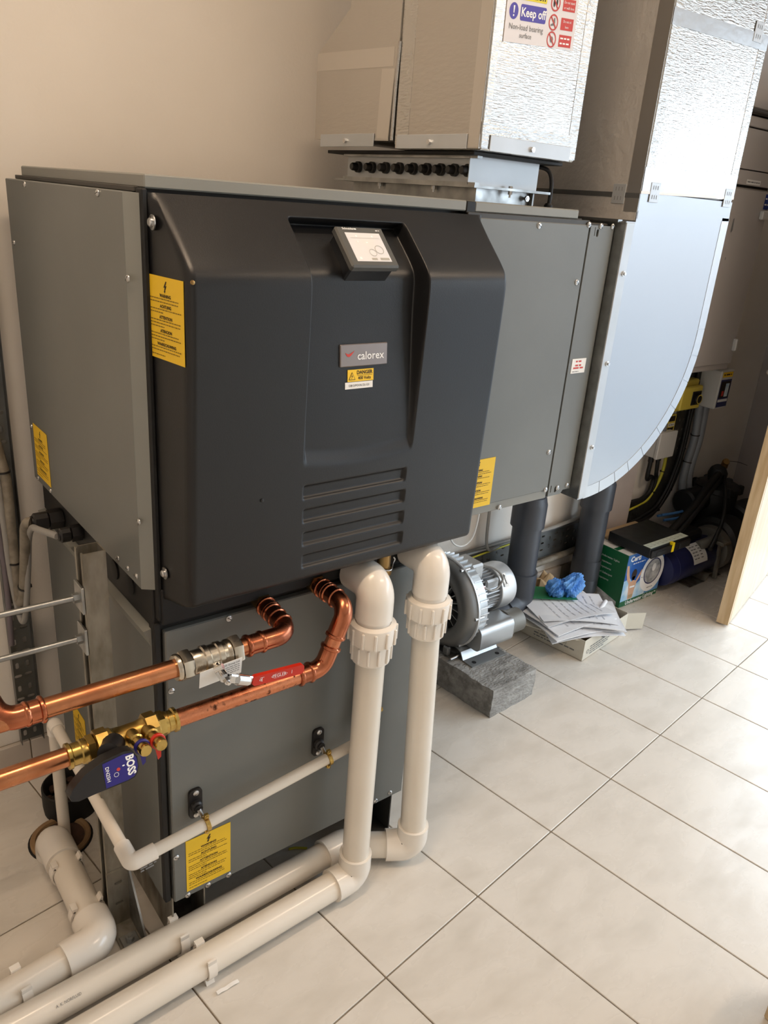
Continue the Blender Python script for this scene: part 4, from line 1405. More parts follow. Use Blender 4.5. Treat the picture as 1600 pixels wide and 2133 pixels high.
m.add(vs, fs); m.build('sleeve_wall', 'black_rubber', SL)
mb = MB()
rn = random.Random(5)
for k in range(46):
    a, r_ = rn.uniform(0, 6.28), .055*math.sqrt(rn.random())
    p = sc_ + V((r_*math.cos(a), r_*math.sin(a), .036))
    s_ = rn.uniform(.004, .010)
    mb.box(p - V((s_, s_, s_*.6)), p + V((s_*rn.uniform(.6, 1), s_, s_*.7)), s_*.35)
o = mb.build('rubble', 'soil', SL); o['kind'] = 'stuff'

# ================================================================== blower on a concrete block
BK = MB()
b0, b1 = V((.794, .500, 0)), V((1.006, .517, 0))
bu = (b1-b0).normalized(); bv_ = V((-bu.y, bu.x, 0))
rn = random.Random(11)
nx_, ny_, nz_ = 10, 20, 5
def blk(i, j, k):
    p = b0 + bu*(.212*i/nx_) + bv_*(.44*j/ny_) + V((0, 0, .099*k/nz_))
    edge = sum((i in (0, nx_), j in (0, ny_), k in (0, nz_)))
    rr = random.Random(i*1000+j*20+k)
    a = .0010 if edge == 1 else .0022
    q = p + V((rr.uniform(-a, a), rr.uniform(-a, a), rr.uniform(-a, a) if k else 0))
    return q
idx = {}
for i in range(nx_+1):
    for j in range(ny_+1):
        for k in range(nz_+1):
            if i in (0, nx_) or j in (0, ny_) or k in (0, nz_):
                idx[i, j, k] = len(BK.v); BK.v.append(blk(i, j, k))
for i in range(nx_):
    for j in range(ny_):
        for k in (0, nz_):
            BK.f.append([idx[i, j, k], idx[i+1, j, k], idx[i+1, j+1, k], idx[i, j+1, k]])
for i in range(nx_):
    for k in range(nz_):
        for j in (0, ny_):
            BK.f.append([idx[i, j, k], idx[i+1, j, k], idx[i+1, j, k+1], idx[i, j, k+1]])
for j in range(ny_):
    for k in range(nz_):
        for i in (0, nx_):
            BK.f.append([idx[i, j, k], idx[i, j+1, k], idx[i, j+1, k+1], idx[i, j, k+1]])
BK.m = [0]*len(BK.f)
BK.solo('concrete_block', 'concrete', 'rough grey concrete block under the silver blower', 'block', (.9, .72, 0), smooth=25)

BL = thing('air_blower', 'silver side channel air blower standing on the concrete block', 'blower', (.90, .72, .1))
ca = V((0, .795, .262))
bx_ = V((1, 0, 0))
m = MB()
pr = [(.088, .838), (.091, .812), (.097, .803), (.106, .797), (.122, .794), (.136, .798), (.146, .808), (.150, .824), (.152, .836)]
def ring_lathe(mb, pr, n=56):
    vs, fs = [], []
    for r_, x_ in pr:
        for i in range(n):
            t = 2*PI*i/n
            vs.append(V((x_, ca.y + r_*math.cos(t), ca.z + r_*math.sin(t))))
    for j in range(len(pr)-1):
        for i in range(n):
            fs.append((j*n+i, j*n+(i+1) % n, (j+1)*n+(i+1) % n, (j+1)*n+i))
    return mb.add(vs, fs)
ring_lathe(m, pr).build('front_cover', 'cast_dark', BL)
m = MB(); ring_lathe(m, [(.152, .836), (.1565, .8375), (.1565, .8445), (.152, .846)]); m.build('cover_rim', 'alu_light', BL)
m = MB(); m.lathe([(.001, .842), (.090, .842), (.150, .846), (.1480, .846), (.1465, .886), (.140, .892), (.001, .892)], (0, ca.y, ca.z), bx_, 56)
m.build('casing', 'cast_alu', BL)
m = MB(); m.lathe([(.001, .8405), (.089, .8405), (.089, .8420), (.001, .8420)], (0, ca.y, ca.z), bx_, 48); m.build('intake_back', 'gap_black', BL)
m = MB(); m.lathe([(.030, .842), (.030, .822), (.024, .816), (.001, .815)], (0, ca.y, ca.z), bx_, 28); m.build('hub', 'cast_dark', BL)
vane_me = MB().box((.818, .0275, -.0012), (.841, .0885, .0012)).mesh('vane', V((0, 0, 0)), 'cast_alu')
rib_me = MB().box((.850, .1455, -.0016), (.887, .1525, .0016)).mesh('rib', V((0, 0, 0)), 'alu_light')
for k in range(18):
    o = put('vane', vane_me, BL, (0, ca.y, ca.z)); o.rotation_euler = (2*PI*k/18, 0, 0)
for k in range(44):
    o = put('rib', rib_me, BL, (0, ca.y, ca.z)); o.rotation_euler = (2*PI*(k+.4)/44, 0, 0)
for a in (55, 115, 178, 232, 290, 350):
    t = math.radians(a)
    p = V((.834, ca.y + .151*math.cos(t), ca.z + .151*math.sin(t)))
    MB().cyl(p, p+V((-.008, 0, 0)), .0055, 10).cyl(p, p+V((.03, 0, 0)), .0048, 10).build('cover_screw', 'steel_screw', BL)
# motor: finned body and fan cowl
m = MB()
n_ = 96
pts2 = []
for i in range(n_):
    r_ = .071 if (i % 3) else .060
    pts2.append((r_*math.cos(2*PI*i/n_), r_*math.sin(2*PI*i/n_)))
m.prism([(a, b) for a, b in pts2], (.890, ca.y, ca.z), (0, -1, 0), (0, 0, 1), .150)
m.build('motor_body', 'motor_grey', BL, smooth=0)
m = MB(); m.lathe([(.0790, 1.022), (.0805, 1.024), (.0805, 1.078), (.0760, 1.094), (.060, 1.099), (.001, 1.099)], (0, ca.y, ca.z), bx_, 44)
fc = m.build('fan_cowl', 'alu_light', BL)
P = Print((1.040, ca.y-.0640, ca.z+.0510), (1, 0, 0), V((0, .62, .78)), .001)
P.rect(-.008, -.024, .012, .024, 'white_label').poly([(.002, .022), (-.004, .012), (0, .012), (0, -.010), (-.004, -.016), (.002, -.012), (.008, -.016), (.004, -.010), (.004, .012), (.008, .012)], 'print_black', 1)
P.build('arrow_sticker', fc)
MB().box((.893, .745, .325), (.948, .835, .392), .006).build('terminal_box', 'cast_alu', BL)
MB().box((.945, .722, .300), (1.005, .738, .335), .006).build('lifting_boss', 'motor_grey', BL)
m = MB().sweep(smooth_path([(.948, .770, .372), (.985, .735, .368), (1.006, .712, .340), (.985, .706, .312), (.950, .704, .310), (.915, .706, .330)], 6), .0038, 8)
m.build('motor_lead', 'cable_grey', BL)
MB().box((.900, .698, .322), (.914, .712, .338), .002).build('red_cap', 'red_plastic', BL)
# silencer outlet
m = MB()
yo, zo = .685, .178
m.prism(rrect(-.048, -.042, .048, .042, .022, 5), (.860, yo, zo), (0, -1, 0), (0, 0, 1), .150)
m.build('outlet_housing', 'cast_alu', BL)
MB().lathe([(.044, 1.008), (.0465, 1.010), (.0465, 1.020), (.044, 1.022), (.0405, 1.022), (.0405, 1.078), (.036, 1.078), (.036, 1.03)], (0, yo, zo), bx_, 32).build('outlet_pipe', 'pump_grey', BL)
for dy, dz in ((-.030, .030), (-.030, -.030)):
    MB().cyl((1.010, yo+dy, zo+dz), (1.018, yo+dy, zo+dz), .005, 8).build('outlet_screw', 'steel_screw', BL)
# folded foot plate
m = MB()
pf = [(.628, .1000), (.628, .1035), (.672, .1035), (.686, .128), (.705, .134), (.80, .134), (.80, .1305), (.706, .1305), (.690, .126), (.676, .1000)]
m.prism([(-y, z) for y, z in pf], (.826, 0, 0), (0, -1, 0), (0, 0, 1), .155)
ft = m.build('foot_plate', 'cast_alu', BL, smooth=25)
for x in (.850, .955):
    MB().lathe([(.0075, 0), (.0075, .0006), (.0045, .0008)], (x, .646, .1034), (0, 0, 1), 14).build('slot_hole', 'gap_black', ft)
m = MB().box((.800, .700, .1000), (.830, .90, .104), .001); m.box((.796, .716, .104), (.812, .742, .135), .004); m.box((.796, .84, .104), (.812, .866, .135), .004)
m.build('front_foot', 'cast_dark', BL)
MB().cyl((.790, .694, .108), (.845, .694, .112), .004, 10).build('foot_bolt', 'steel_screw', BL)

# ================================================================== dark grey soil pipes
DP = thing('dark_pipe', 'thick dark grey pipe with bottom elbow behind the blower', 'pipe', (1.27, .868, .1))
xd, yd = 1.283, .868
RD = .0530
MB().sweep([(xd, yd, .19), (xd-.006, yd, .52)], RD, 32).build('riser', 'pvc_dark', DP)
m = MB().lathe([(RD, .412), (.0615, .414), (.0615, .500), (.058, .512), (.0540, .530)], (xd-.005, yd, 0), (0, 0, 1), 32); m.build('coupling', 'pvc_dark', DP)
m = MB().sweep(fillet([(xd-.006, yd, .51), (xd-.004, yd, .58), (xd+.05, yd-.01, .72), (xd+.06, yd-.01, .90)], .05, 8), .050, 28); m.build('offset_bend', 'pvc_dark', DP)
m = MB().sweep(fillet([(xd, yd, .232), (xd, yd, .098), (xd-.100, yd-.02, .092)], .062, 14), .0605, 32); m.build('elbow', 'pvc_dark', DP)
MB().sweep([(xd-.08, yd-.016, .094), (xd-.165, yd-.033, .090)], RD, 28).build('stub', 'pvc_dark', DP)
D2 = thing('dark_pipe', 'thick dark grey pipe standing beside the green light box', 'pipe', (1.71, .895, 0))
xe, ye = 1.712, .893
MB().sweep([(xe, ye, .02), (xe-.008, ye, .75)], .0540, 32).build('riser', 'pvc_dark', D2)
MB().lathe([(.054, .395), (.0625, .397), (.0625, .50), (.058, .51), (.054, .52)], (xe-.006, ye, 0), (0, 0, 1), 32).build('coupling', 'pvc_dark', D2)
MB().lathe([(.054, .175), (.0575, .177), (.0585, .100), (.0585, .094), (.0570, .092), (.0580, .088), (.0590, .04), (.0590, .03)][::-1], (xe, ye, 0), (0, 0, 1), 32).build('lower_sleeve', 'pvc_dark', D2)
MB().lathe([(.061, 0), (.0635, .002), (.0635, .034), (.060, .037)], (xe, ye, 0), (0, 0, 1), 32).build('floor_collar', 'pump_grey', D2)

# ================================================================== cable tray low on the back wall
W2 = thing('cable_tray', 'perforated cable tray running low along the back wall behind the blower', 'cable tray', (1.4, 1.0, .2))
holes = []
x = .93
k = 0
while x < 1.74:
    for z in (.205, .235, .265):
        holes.append(obround(x, z, .018, .0075))
    x += .042
    for z in (.215, .250):
        holes.append(obround(x, z, .0075, .017))
    x += .034
m = MB(); m.add(*fill_mesh([[(.86, .165), (1.772, .172), (1.772, .302), (.86, .290)]] + [h for h in holes], (0, .992, 0), (1, 0, 0), (0, 0, 1), .0015))
m.build('tray_base', 'tray_steel', W2, smooth=0)
MB().box((.86, .972, .1640), (1.772, .993, .1660)).build('tray_side', 'tray_steel', W2, smooth=0)
MB().box((.86, .972, .296), (1.772, .993, .2985)).build('tray_side', 'tray_steel', W2, smooth=0)
W3 = thing('cable_tray', 'perforated cable tray curving up the wall beside the grey boxes', 'cable tray', (2.3, 1.0, .2))
def arcp(cx, cz, r, a0, a1, n=10):
    return [(cx+r*math.cos(math.radians(a0+(a1-a0)*q/n)), cz+r*math.sin(math.radians(a0+(a1-a0)*q/n))) for q in range(n+1)]
out = [(2.034, .176)] + arcp(2.175, .446, .270, -90, 0) + [(2.445, .905), (2.325, .905)] + arcp(2.175, .470, .150, 0, -90) + [(2.034, .322)]
holes = [obround(2.06+.035*q, .215+.03*r_, .008, .014) for q in range(4) for r_ in range(3)]
holes += [obround(2.350+.03*r_, .52+.045*q, .008, .014) for q in range(8) for r_ in range(3)]
m = MB(); m.add(*fill_mesh([out] + holes, (0, .992, 0), (1, 0, 0), (0, 0, 1), .0015))
m.build('tray_base', 'tray_steel', W3, smooth=0)
cable([(1.02, .985, .288), (1.2, .982, .292), (1.45, .98, .296), (1.60, .98, .303), (1.765, .978, .318)], .0075, 'cable_grey', 'grey cable lying along the top of the low tray', ties=(.55,))
cable([(.95, .982, .262), (1.08, .978, .268), (1.20, .978, .276), (1.40, .98, .285)], .0035, 'cable_yellow', 'thin yellow green earth wire on the low tray')
cable([(.98, .978, .150), (1.2, .978, .152), (1.5, .976, .158), (1.765, .976, .172)], .0130, 'conduit_flex', 'dusty conduit running along the foot of the low tray', ties=(.35, .62))
cable([(1.182, .975, .62), (1.182, .970, .45), (1.186, .968, .33), (1.215, .975, .285), (1.27, .982, .283)], .0058, 'cable_grey', 'grey cable hanging down the wall beside the dark pipe')
cable([(.985, .975, .60), (.995, .97, .40), (1.05, .965, .34), (1.11, .965, .37), (1.135, .97, .50), (1.14, .975, .60)], .0032, 'white_label', 'thin white wire hanging in a loop on the wall')

# ================================================================== carton with papers
CT = thing('carton', 'low open cream carton on the floor holding loose papers', 'carton', (1.45, .72, 0))
c0 = V((1.310, .559, 0)); cu_ = V((.989, .145, 0)).normalized(); cv = V((-cu_.y, cu_.x, 0))
CW, CD, CH = .313, .40, .082
def cbox(a, b, ch=.0008):
    mb = MB().box(a, b, ch)
    mb.v = [c0 + cu_*p.x + cv*p.y + V((0, 0, p.z)) for p in mb.v]
    return mb
cbox((0, 0, 0), (CW, CD, .003)).build('carton_base', 'carton_brown', CT)
fp = cbox((0, 0, 0), (CW, .003, CH)).build('front_wall', 'carton', CT)
cbox((0, .003, 0), (.003, CD, CH)).build('side_wall', 'carton', CT)
cbox((CW-.003, .003, 0), (CW, CD, CH+.004)).build('side_wall', 'carton', CT)
cbox((.003, CD-.003, 0), (CW-.003, CD, CH)).build('rear_wall', 'carton', CT)
def flap(pts, m_='carton', nm='flap'):
    mb = MB()
    P_ = [c0 + cu_*a + cv*b + V((0, 0, c)) for a, b, c in pts]
    n = (P_[1]-P_[0]).cross(P_[2]-P_[0]).normalized()*.0025
    k = len(P_)
    mb.add(P_ + [p+n for p in P_], [tuple(range(k)), tuple(range(2*k-1, k-1, -1))] + [((i+1) % k, i, i+k, (i+1) % k+k) for i in range(k)])
    return mb.build(nm, m_, CT, smooth=0)
flap([(CW, .008, .080), (CW, .008, .012), (CW+.075, -.032, .006), (CW+.078, -.034, .074)])
flap([(.004, .02, .078), (-.012, .03, .080), (-.05, .22, .068), (.003, .30, .080)], 'carton')
flap([(CW-.004, .14, .084), (CW-.004, .37, .084), (CW-.11, .36, .098), (CW-.12, .18, .098)], 'carton_brown')
flap([(.03, CD-.004, .082), (CW-.03, CD-.004, .082), (CW-.05, CD+.06, .125), (.04, CD+.05, .120)], 'carton_brown')
# print on the two near sides
P = Print(c0 + cv*CD, -cv, (0, 0, 1), .0006)
xx = CD-.130
P.text('2.5 X 2.5 cm (1"x1")', xx, .060, .0155, 'print_grey').text('2 m2 (21.53 SQFT)', xx, .0430, .0155, 'print_grey')
P.words(xx-.075, xx+.10, .0290, .0050, 'print_grey').words(xx-.075, xx+.02, .0180, .0045, 'print_grey')
P.build('side_print', CT)
P = Print(c0, cu_, (0, 0, 1), .0006)
P.text('agglass', .150, .058, .022, 'print_grey', bold=.0006)
for k in range(4):
    P.words(.045, .235-.03*k, .044-.0095*k, .0040, 'print_grey')
P.ring(.030, .030, .006, .008, 'print_grey')
P.build('end_print', CT)

def paper(cx, cy, z, w_, h_, ang, thick, m_, label, curl, name='paper_document', marks=True):
    rr = random.Random(int(abs(ang)*100)+int(cx*1000))
    nx2, ny2 = 10, 10
    a = math.radians(ang)
    u = V((math.cos(a), math.sin(a), 0)); v = V((-u.y, u.x, 0))
    def top(s, t):
        x, y = (s-.5)*w_, (t-.5)*h_
        zz = curl[0]*(2*s-1)**2 + curl[1]*(2*t-1)**2 + curl[2]*(2*s-1)*(2*t-1) + .0012*math.sin(9*s+4*t)
        return V((cx, cy, z)) + u*x + v*y + V((0, 0, zz))
    mb = MB()
    T_ = [[top(i/nx2, j/ny2) for i in range(nx2+1)] for j in range(ny2+1)]
    n1 = nx2+1
    vs = [p for r_ in T_ for p in r_]
    k = len(vs)
    vs += [p - V((0, 0, thick)) for p in vs]
    fs = []
    for j in range(ny2):
        for i in range(nx2):
            q = (j*n1+i, j*n1+i+1, (j+1)*n1+i+1, (j+1)*n1+i)
            fs.append(q); fs.append(tuple(c+k for c in q[::-1]))
    for i in range(nx2):
        fs.append((i, i+k, i+1+k, i+1)); b = ny2*n1
        fs.append((b+i+1, b+i+1+k, b+i+k, b+i))
    for j in range(ny2):
        fs.append((j*n1, (j+1)*n1, (j+1)*n1+k, j*n1+k)); b = nx2
        fs.append((j*n1+b, j*n1+b+k, (j+1)*n1+b+k, (j+1)*n1+b))
    mb.add(vs, fs)
    t = thing(name, label, 'paper', (cx, cy, z-thick), 'papers piled in the carton')
    mb.build('sheets', m_, t, smooth=40)
    if marks:
        mp = MB()
        for r_ in range(7):
            tt = .15+.1*r_
            s0 = .12
            while s0 < .86:
                ln = rr.uniform(.05, .14)
                q = [top(s0, tt), top(min(.9, s0+ln), tt), top(min(.9, s0+ln), tt+.014), top(s0, tt+.014)]
                mp.add([p + V((0, 0, .0009)) for p in q], [(0, 1, 2, 3)])
                s0 += ln+.03
        mp.build('print', 'print_pale', t, smooth=0)
    return t
zc = .090
paper(1.430, .690, zc, .230, .300, 50, .003, 'paper', 'lowest white paper lying across the carton', (.004, .004, 0))
paper(1.385, .662, zc+.006, .210, .285, 66, .003, 'paper', 'white paper second from the bottom of the pile, sagging over the carton corner', (-.008, -.012, .006))
paper(1.375, .675, zc+.012, .210, .297, 78, .004, 'paper', 'white paper third from the bottom of the pile', (-.005, -.009, -.004))
paper(1.415, .680, zc+.018, .215, .290, 48, .003, 'paper', 'folded white paper in the middle of the pile', (.002, -.008, .007))
paper(1.380, .700, zc+.024, .205, .290, 84, .003, 'paper', 'white paper third from the top of the pile', (-.003, -.008, 0))
paper(1.405, .705, zc+.029, .210, .280, 58, .002, 'paper', 'white paper just under the top sheet', (.005, -.008, -.006))
paper(1.395, .722, zc+.034, .205, .290, 74, .002, 'paper', 'topmost creased white sheet under the blue gloves', (.006, -.010, .008))
m = MB().sweep([(1.405, .612, .110), (1.530, .660, .118), (1.560, .672, .119)], .0075, 12)
m.solo('rolled_paper', 'paper', 'rolled white paper lying over the right side of the carton', 'paper', (1.48, .64, .103), 'papers piled in the carton')
paper(1.395, .810, zc+.041, .100, .190, 55, .0015, 'leaflet_green', 'green leaflet partly under the blue gloves', (.004, .002, 0), name='leaflet', marks=False)

def crumple(c, size, seed, label):
    rr = random.Random(seed)
    bm = bmesh.new()
    bmesh.ops.create_icosphere(bm, subdivisions=4, radius=1.0)
    dirs = [(V((rr.gauss(0, 1), rr.gauss(0, 1), rr.gauss(0, 1))).normalized(), rr.uniform(.75, 1.0)) for _ in range(26)]
    for v in bm.verts:
        d = v.co.normalized()
        s = min(h/max(.15, d.dot(n)) for n, h in dirs if d.dot(n) > .15)
        ridge = .10*math.sin(7*d.x+5*d.y*d.z*3+seed) + .08*math.sin(11*d.z-6*d.x+seed*2) + .06*math.sin(17*d.y+9*d.z)
        s = min(s, 1.25) + ridge
        v.co = V((d.x*s*size[0], d.y*s*size[1], max(-.75, d.z*s)*size[2]))
    me = bpy.data.meshes.new('glove')
    bm.to_mesh(me); bm.free()
    me.materials.append(MATS['glove_blue'])
    zmin = min(v.co.z for v in me.vertices)
    for v in me.vertices:
        v.co.z -= zmin
    o = bpy.data.objects.new('disposable_glove', me)
    COL.objects.link(o)
    o.location = c
    return tag(o, label, 'glove', 'crumpled blue gloves')
crumple((1.462, .765, .1285), (.050, .036, .054), 3, 'larger crumpled blue disposable glove on top of the papers')
crumple((1.402, .790, .1285), (.036, .032, .042), 8, 'smaller crumpled blue glove at the left on the papers')
# clear wrapping bag behind the carton
m = MB()
bm = bmesh.new(); bmesh.ops.create_icosphere(bm, subdivisions=3, radius=1.0)
for v in bm.verts:
    d = v.co.copy()
    s = 1 + .16*math.sin(9*d.x+7*d.z) + .13*math.sin(13*d.y-8*d.z)
    v.co = V((d.x*s*.085, d.y*s*.05, max(-.7, d.z*s)*.075))
vs = [v.co + V((1.50, .925, .055)) for v in bm.verts]; fs = [[v.index for v in f.verts] for f in bm.faces]; bm.free()
m.add(vs, fs).solo('wrapping', 'carton_brown', 'crumpled brown wrapping behind the papers by the wall', 'wrapping', (1.50, .925, .003), smooth=0)

# ================================================================== boxed pool light, recorder on top
LB = thing('light_box', 'green and blue printed box of an underwater light on the floor', 'box', (1.89, .82, 0))
lx0, lx1, ly0, ly1, lh = 1.762, 2.020, .738, .905, .233
MB().box((lx0, ly0, 0), (lx1, ly1, lh), .0015).build('box_body', 'box_green', LB)
MB().box((lx0+.001, ly0+.001, lh), (lx1-.001, ly1-.001, lh+.0012)).build('box_top', 'white_label', LB, smooth=0)
MB().box((lx0+.001, ly0+.055, lh+.0012), (lx1-.001, ly0+.075, lh+.0022)).build('box_tape', 'box_green', LB, smooth=0)
W_, H_ = lx1-lx0, lh
P = Print((lx0, ly0, 0), (1, 0, 0), (0, 0, 1), .0004)
P.rect(0, .026, W_, H_, 'box_blue')
P.poly([(0, .026), (W_*.62, .026), (W_*.62, .075), (W_*.48, .105), (W_*.30, .085), (W_*.15, .125), (0, .120)], 'box_water', 1)
P.poly([(.046, .028), (.078, .028), (.084, .070), (.090, .102), (.078, .108), (.062, .112), (.046, .108), (.034, .102), (.042, .070)], 'skin_print', 2)
P.poly([(.034, .102), (.046, .106), (.030, .140), (.016, .186), (.003, .188), (.008, .150), (.020, .120)], 'skin_print', 3)
P.poly([(.080, .108), (.090, .100), (.106, .120), (.118, .146), (.110, .150), (.098, .132)], 'skin_print', 3)
P.poly(circle(.062, .138, .0165, 16, .024), 'hair_print', 4).poly(circle(.062, .122, .010, 12, .010), 'hair_print', 4).poly([(.046, .088), (.080, .086), (.079, .078), (.046, .080)], 'print_white', 4).poly([(.047, .048), (.078, .048), (.074, .032), (.052, .032)], 'carton_brown', 4)
P.poly(circle(W_*.735, .118, .080, 36, .086), 'print_white', 4)
P.ring(W_*.735, .124, .054, .059, 'print_navy', 6).poly(circle(W_*.735, .124, .0545, 30), 'print_grey_lens', 5)
for k in range(15):
    x_ = W_*.735-.049+.007*k
    hgt = math.sqrt(max(0, .053**2-(x_-W_*.735)**2))
    P.rect(x_, .124-hgt, x_+.0012, .124+hgt, 'print_grey', 6)
P.poly(circle(W_*.735+.006, .140, .013, 16, .018), 'print_white', 7).poly(circle(W_*.735-.068, .110, .0030, 10), 'print_grey', 5)
P.words(W_*.67, W_*.82, .050, .0035, 'print_grey', 5)
P.text('Certi', .052, H_-.022, .032, 'print_white', bold=.0012, l=4).words(.040, .12, H_-.044, .004, 'print_white', 4)
P.text('Underwater Lighting', W_*.52, .0125, .0245, 'print_white', sx=.94, bold=.0006).words(W_-.022, W_-.010, .016, .005, 'print_white')
P.build('picture_side', LB)
P = Print((lx0, ly1, 0), (0, -1, 0), (0, 0, 1), .0004)
for k, (cd_, s_) in enumerate((('GB', 'Underwater Lights'), ('FR', 'Projecteurs'), ('ES', 'Proyectores'), ('IT', 'Fari Subacquei'), ('PT', 'Projectores'))):
    y_ = .192-.024*k
    P.poly(circle(.025, y_, .0072, 16), 'print_navy').text(cd_, .025, y_, .0085, 'print_white', l=2).text(s_, .040, y_, .0120, 'print_white', 'LEFT')
P.poly([(.0, .0), (.150, .0), (.150, .022), (.0, .062)], 'print_grey_lens', 0)
P.build('text_side', LB)
MB().box((1.815, .735, .2354), (2.085, .945, .2425), .0008).solo('cardboard_sheet', 'carton_brown', 'flat brown cardboard sheet between light box and black recorder', 'cardboard', (1.95, .84, .2354))
DV = thing('video_recorder', 'flat black recorder unit lying on top of the light box', 'recorder', (1.93, .77, .2427))
vx0, vx1, vy0, vy1, vz0, vz1 = 1.793, 2.058, .660, .868, .2427, .2835
MB().box((vx0, vy0+.012, vz0), (vx1, vy1, vz1), .0015).build('case', 'dvr_black', DV)
fr = MB().box((vx0, vy0, vz0+.001), (vx1, vy0+.012, vz1-.008), .003).build('front_bezel', 'black_plastic', DV)
MB().box((vx0+.03, vy0-.0022, vz0+.006), (vx0+.085, vy0+.001, vz1-.016), .001).build('drive_slot', 'dvr_black', fr)
MB().box((vx0+.185, vy0-.0022, vz0+.004), (vx1-.006, vy0+.001, vz1-.011), .001).build('button_block', 'dvr_black', fr)
MB().box((vx0+.004, vy0+.014, vz1), (vx1-.004, vy0+.050, vz1+.0006)).build('label_strip', 'tape_pale', DV, smooth=0)
P = Print((vx0+.004, vy0+.014, vz1+.0006), (1, 0, 0), (0, 1, 0), .0003)
for k in range(9):
    P.rect(.012+.027*k, .008, .0135+.027*k, .030, 'print_grey').rect(.014+.027*k, .012+.003*(k % 3), .028+.027*k, .0135+.003*(k % 3), 'print_grey')
P.build('label_print', DV)
m = MB().box((vx0+.130, vy0-.0012, vz0+.003), (vx0+.146, vy0, vz1-.006)); m.box((vx0+.130, vy0-.0012, vz1-.008), (vx0+.146, vy0+.016, vz1+.0012))
m.build('yellow_tape', 'tape_yellow', DV, smooth=0)

# ================================================================== pool pumps in the corner
PB = thing('pool_pump', 'pool pump with round blue motor lying behind the light box', 'pump', (2.30, .76, 0))
m = MB().lathe([(.060, 2.035), (.074, 2.040), (.078, 2.060), (.078, 2.395), (.070, 2.410)], (0, .765, .100), (1, 0, 0), 36)
m.build('motor', 'pump_blue', PB)
MB().lathe([(.0785, 2.085), (.0795, 2.086), (.0795, 2.090), (.0785, 2.091)], (0, .765, .100), (1, 0, 0), 36).build('motor_band', 'pump_blue', PB)
mb = MB()
n_ = 8
vs = []
for i in range(n_+1):
    t = math.radians(100+70*i/n_)
    for x in (2.185, 2.290):
        vs.append(V((x, .765+.0788*math.cos(t), .100+.0788*math.sin(t))))
mb.add(vs, [(2*i, 2*i+1, 2*i+3, 2*i+2) for i in range(n_)])
rp = mb.build('rating_label', 'white_label', PB)
mb = MB()
for r_ in range(5):
    t0, t1 = math.radians(112+10*r_), math.radians(115+10*r_)
    for x in (2.195, 2.215, 2.245):
        mb.add([V((xx_, .765+.0796*math.cos(t), .100+.0796*math.sin(t))) for xx_, t in ((x, t0), (x+.016, t0), (x+.016, t1), (x, t1))], [(0, 1, 2, 3)])
mb.build('rating_print', 'print_grey', rp, smooth=0)
MB().lathe([(.085, 2.408), (.098, 2.412), (.102, 2.430), (.102, 2.448), (.094, 2.454), (.03, 2.456)], (0, .765, .112), (1, 0, 0), 36).build('mounting_flange', 'pump_grey', PB)
m = MB().prism([(-.010, 0), (.010, 0), (.006, .17), (-.006, .17)], (2.372, .672, .012), (1, 0, .12), (0, .08, 1), .012); m.box((2.352, .664, .170), (2.416, .70, .186), .003)
m.build('clamp_strap', 'galv_old', PB)
m = MB()
pf = [(2.200, .004), (2.200, .001), (2.318, .001), (2.345, .030), (2.372, .030), (2.392, .001), (2.45, .001), (2.45, .004), (2.394, .0045), (2.374, .0335), (2.343, .0335), (2.316, .004)]
m.prism(pf, (0, .690, 0), (1, 0, 0), (0, 0, 1), .13)
m.build('foot_plate', 'galv_old', PB, smooth=0)
MB().lathe([(.095, 2.456), (.115, 2.470), (.118, 2.54), (.105, 2.60), (.06, 2.62)], (0, .775, .128), (1, 0, 0), 36).build('volute', 'pump_black', PB)
MB().box((2.10, .77, .165), (2.36, .86, .215), .012).build('terminal_housing', 'pump_black', PB)
MB().sweep(smooth_path([(2.27, .735, .168), (2.31, .72, .180), (2.36, .725, .178), (2.40, .745, .17)], 5), .022, 14).build('grey_cap', 'pump_grey', PB)
PK = thing('pool_pump', 'black pool pump with strainer pot in the corner', 'pump', (2.66, .90, 0))
MB().lathe([(.090, 0), (.094, .02), (.096, .235), (.104, .240), (.104, .262), (.090, .270), (.040, .282)], (2.640, .900, .075), (0, 0, 1), 36).build('strainer_pot', 'pump_black', PK)
for a in range(0, 360, 60):
    t = math.radians(a)
    MB().box((2.640+.098*math.cos(t)-.014, .900+.098*math.sin(t)-.014, .305), (2.640+.098*math.cos(t)+.014, .900+.098*math.sin(t)+.014, .350), .005).build('lid_lug', 'pump_black', PK)
MB().lathe([(.050, 2.42), (.060, 2.43), (.060, 2.57), (.05, 2.58)], (0, .930, .272), (1, 0, 0), 28).build('motor', 'pump_black', PK)
MB().lathe([(.080, 2.655), (.094, 2.665), (.094, 2.82), (.07, 2.83)], (0, .800, .170), (1, 0, 0), 32).build('pump_head', 'pump_black', PK)
MB().box((2.635, .80, .0), (2.82, .96, .080), .008).build('pump_base', 'pump_black', PK)
m = MB().box((2.605, .690, .045), (2.690, .704, .125), .003); m.build('pump_label', 'tape_pale', PK)
MB().lathe([(.030, 0), (.040, .004), (.044, .05), (.034, .075), (.024, .085)], (2.62, .900, .352), V((-.35, -.1, 1)), 20).build('outlet_spout', 'pump_black', PK)
MB().sweep(smooth_path([(2.625, .885, .428), (2.62, .88, .452), (2.612, .872, .462)], 4), [.016]*8+[.014], 14).build('brass_cap', 'brass_dull', PK)
def hose(pts, r, m_, label):
    MB().sweep(smooth_path(pts, 8), r, 14).solo('hose', m_, label, 'hose', tuple(V(pts[0])), 'hoses over the pool pumps')
hose([(2.63, .89, .415), (2.50, .86, .385), (2.32, .82, .315), (2.12, .80, .230)], .0155, 'cable_black', 'upper black hose slanting from the spout to the recorder')
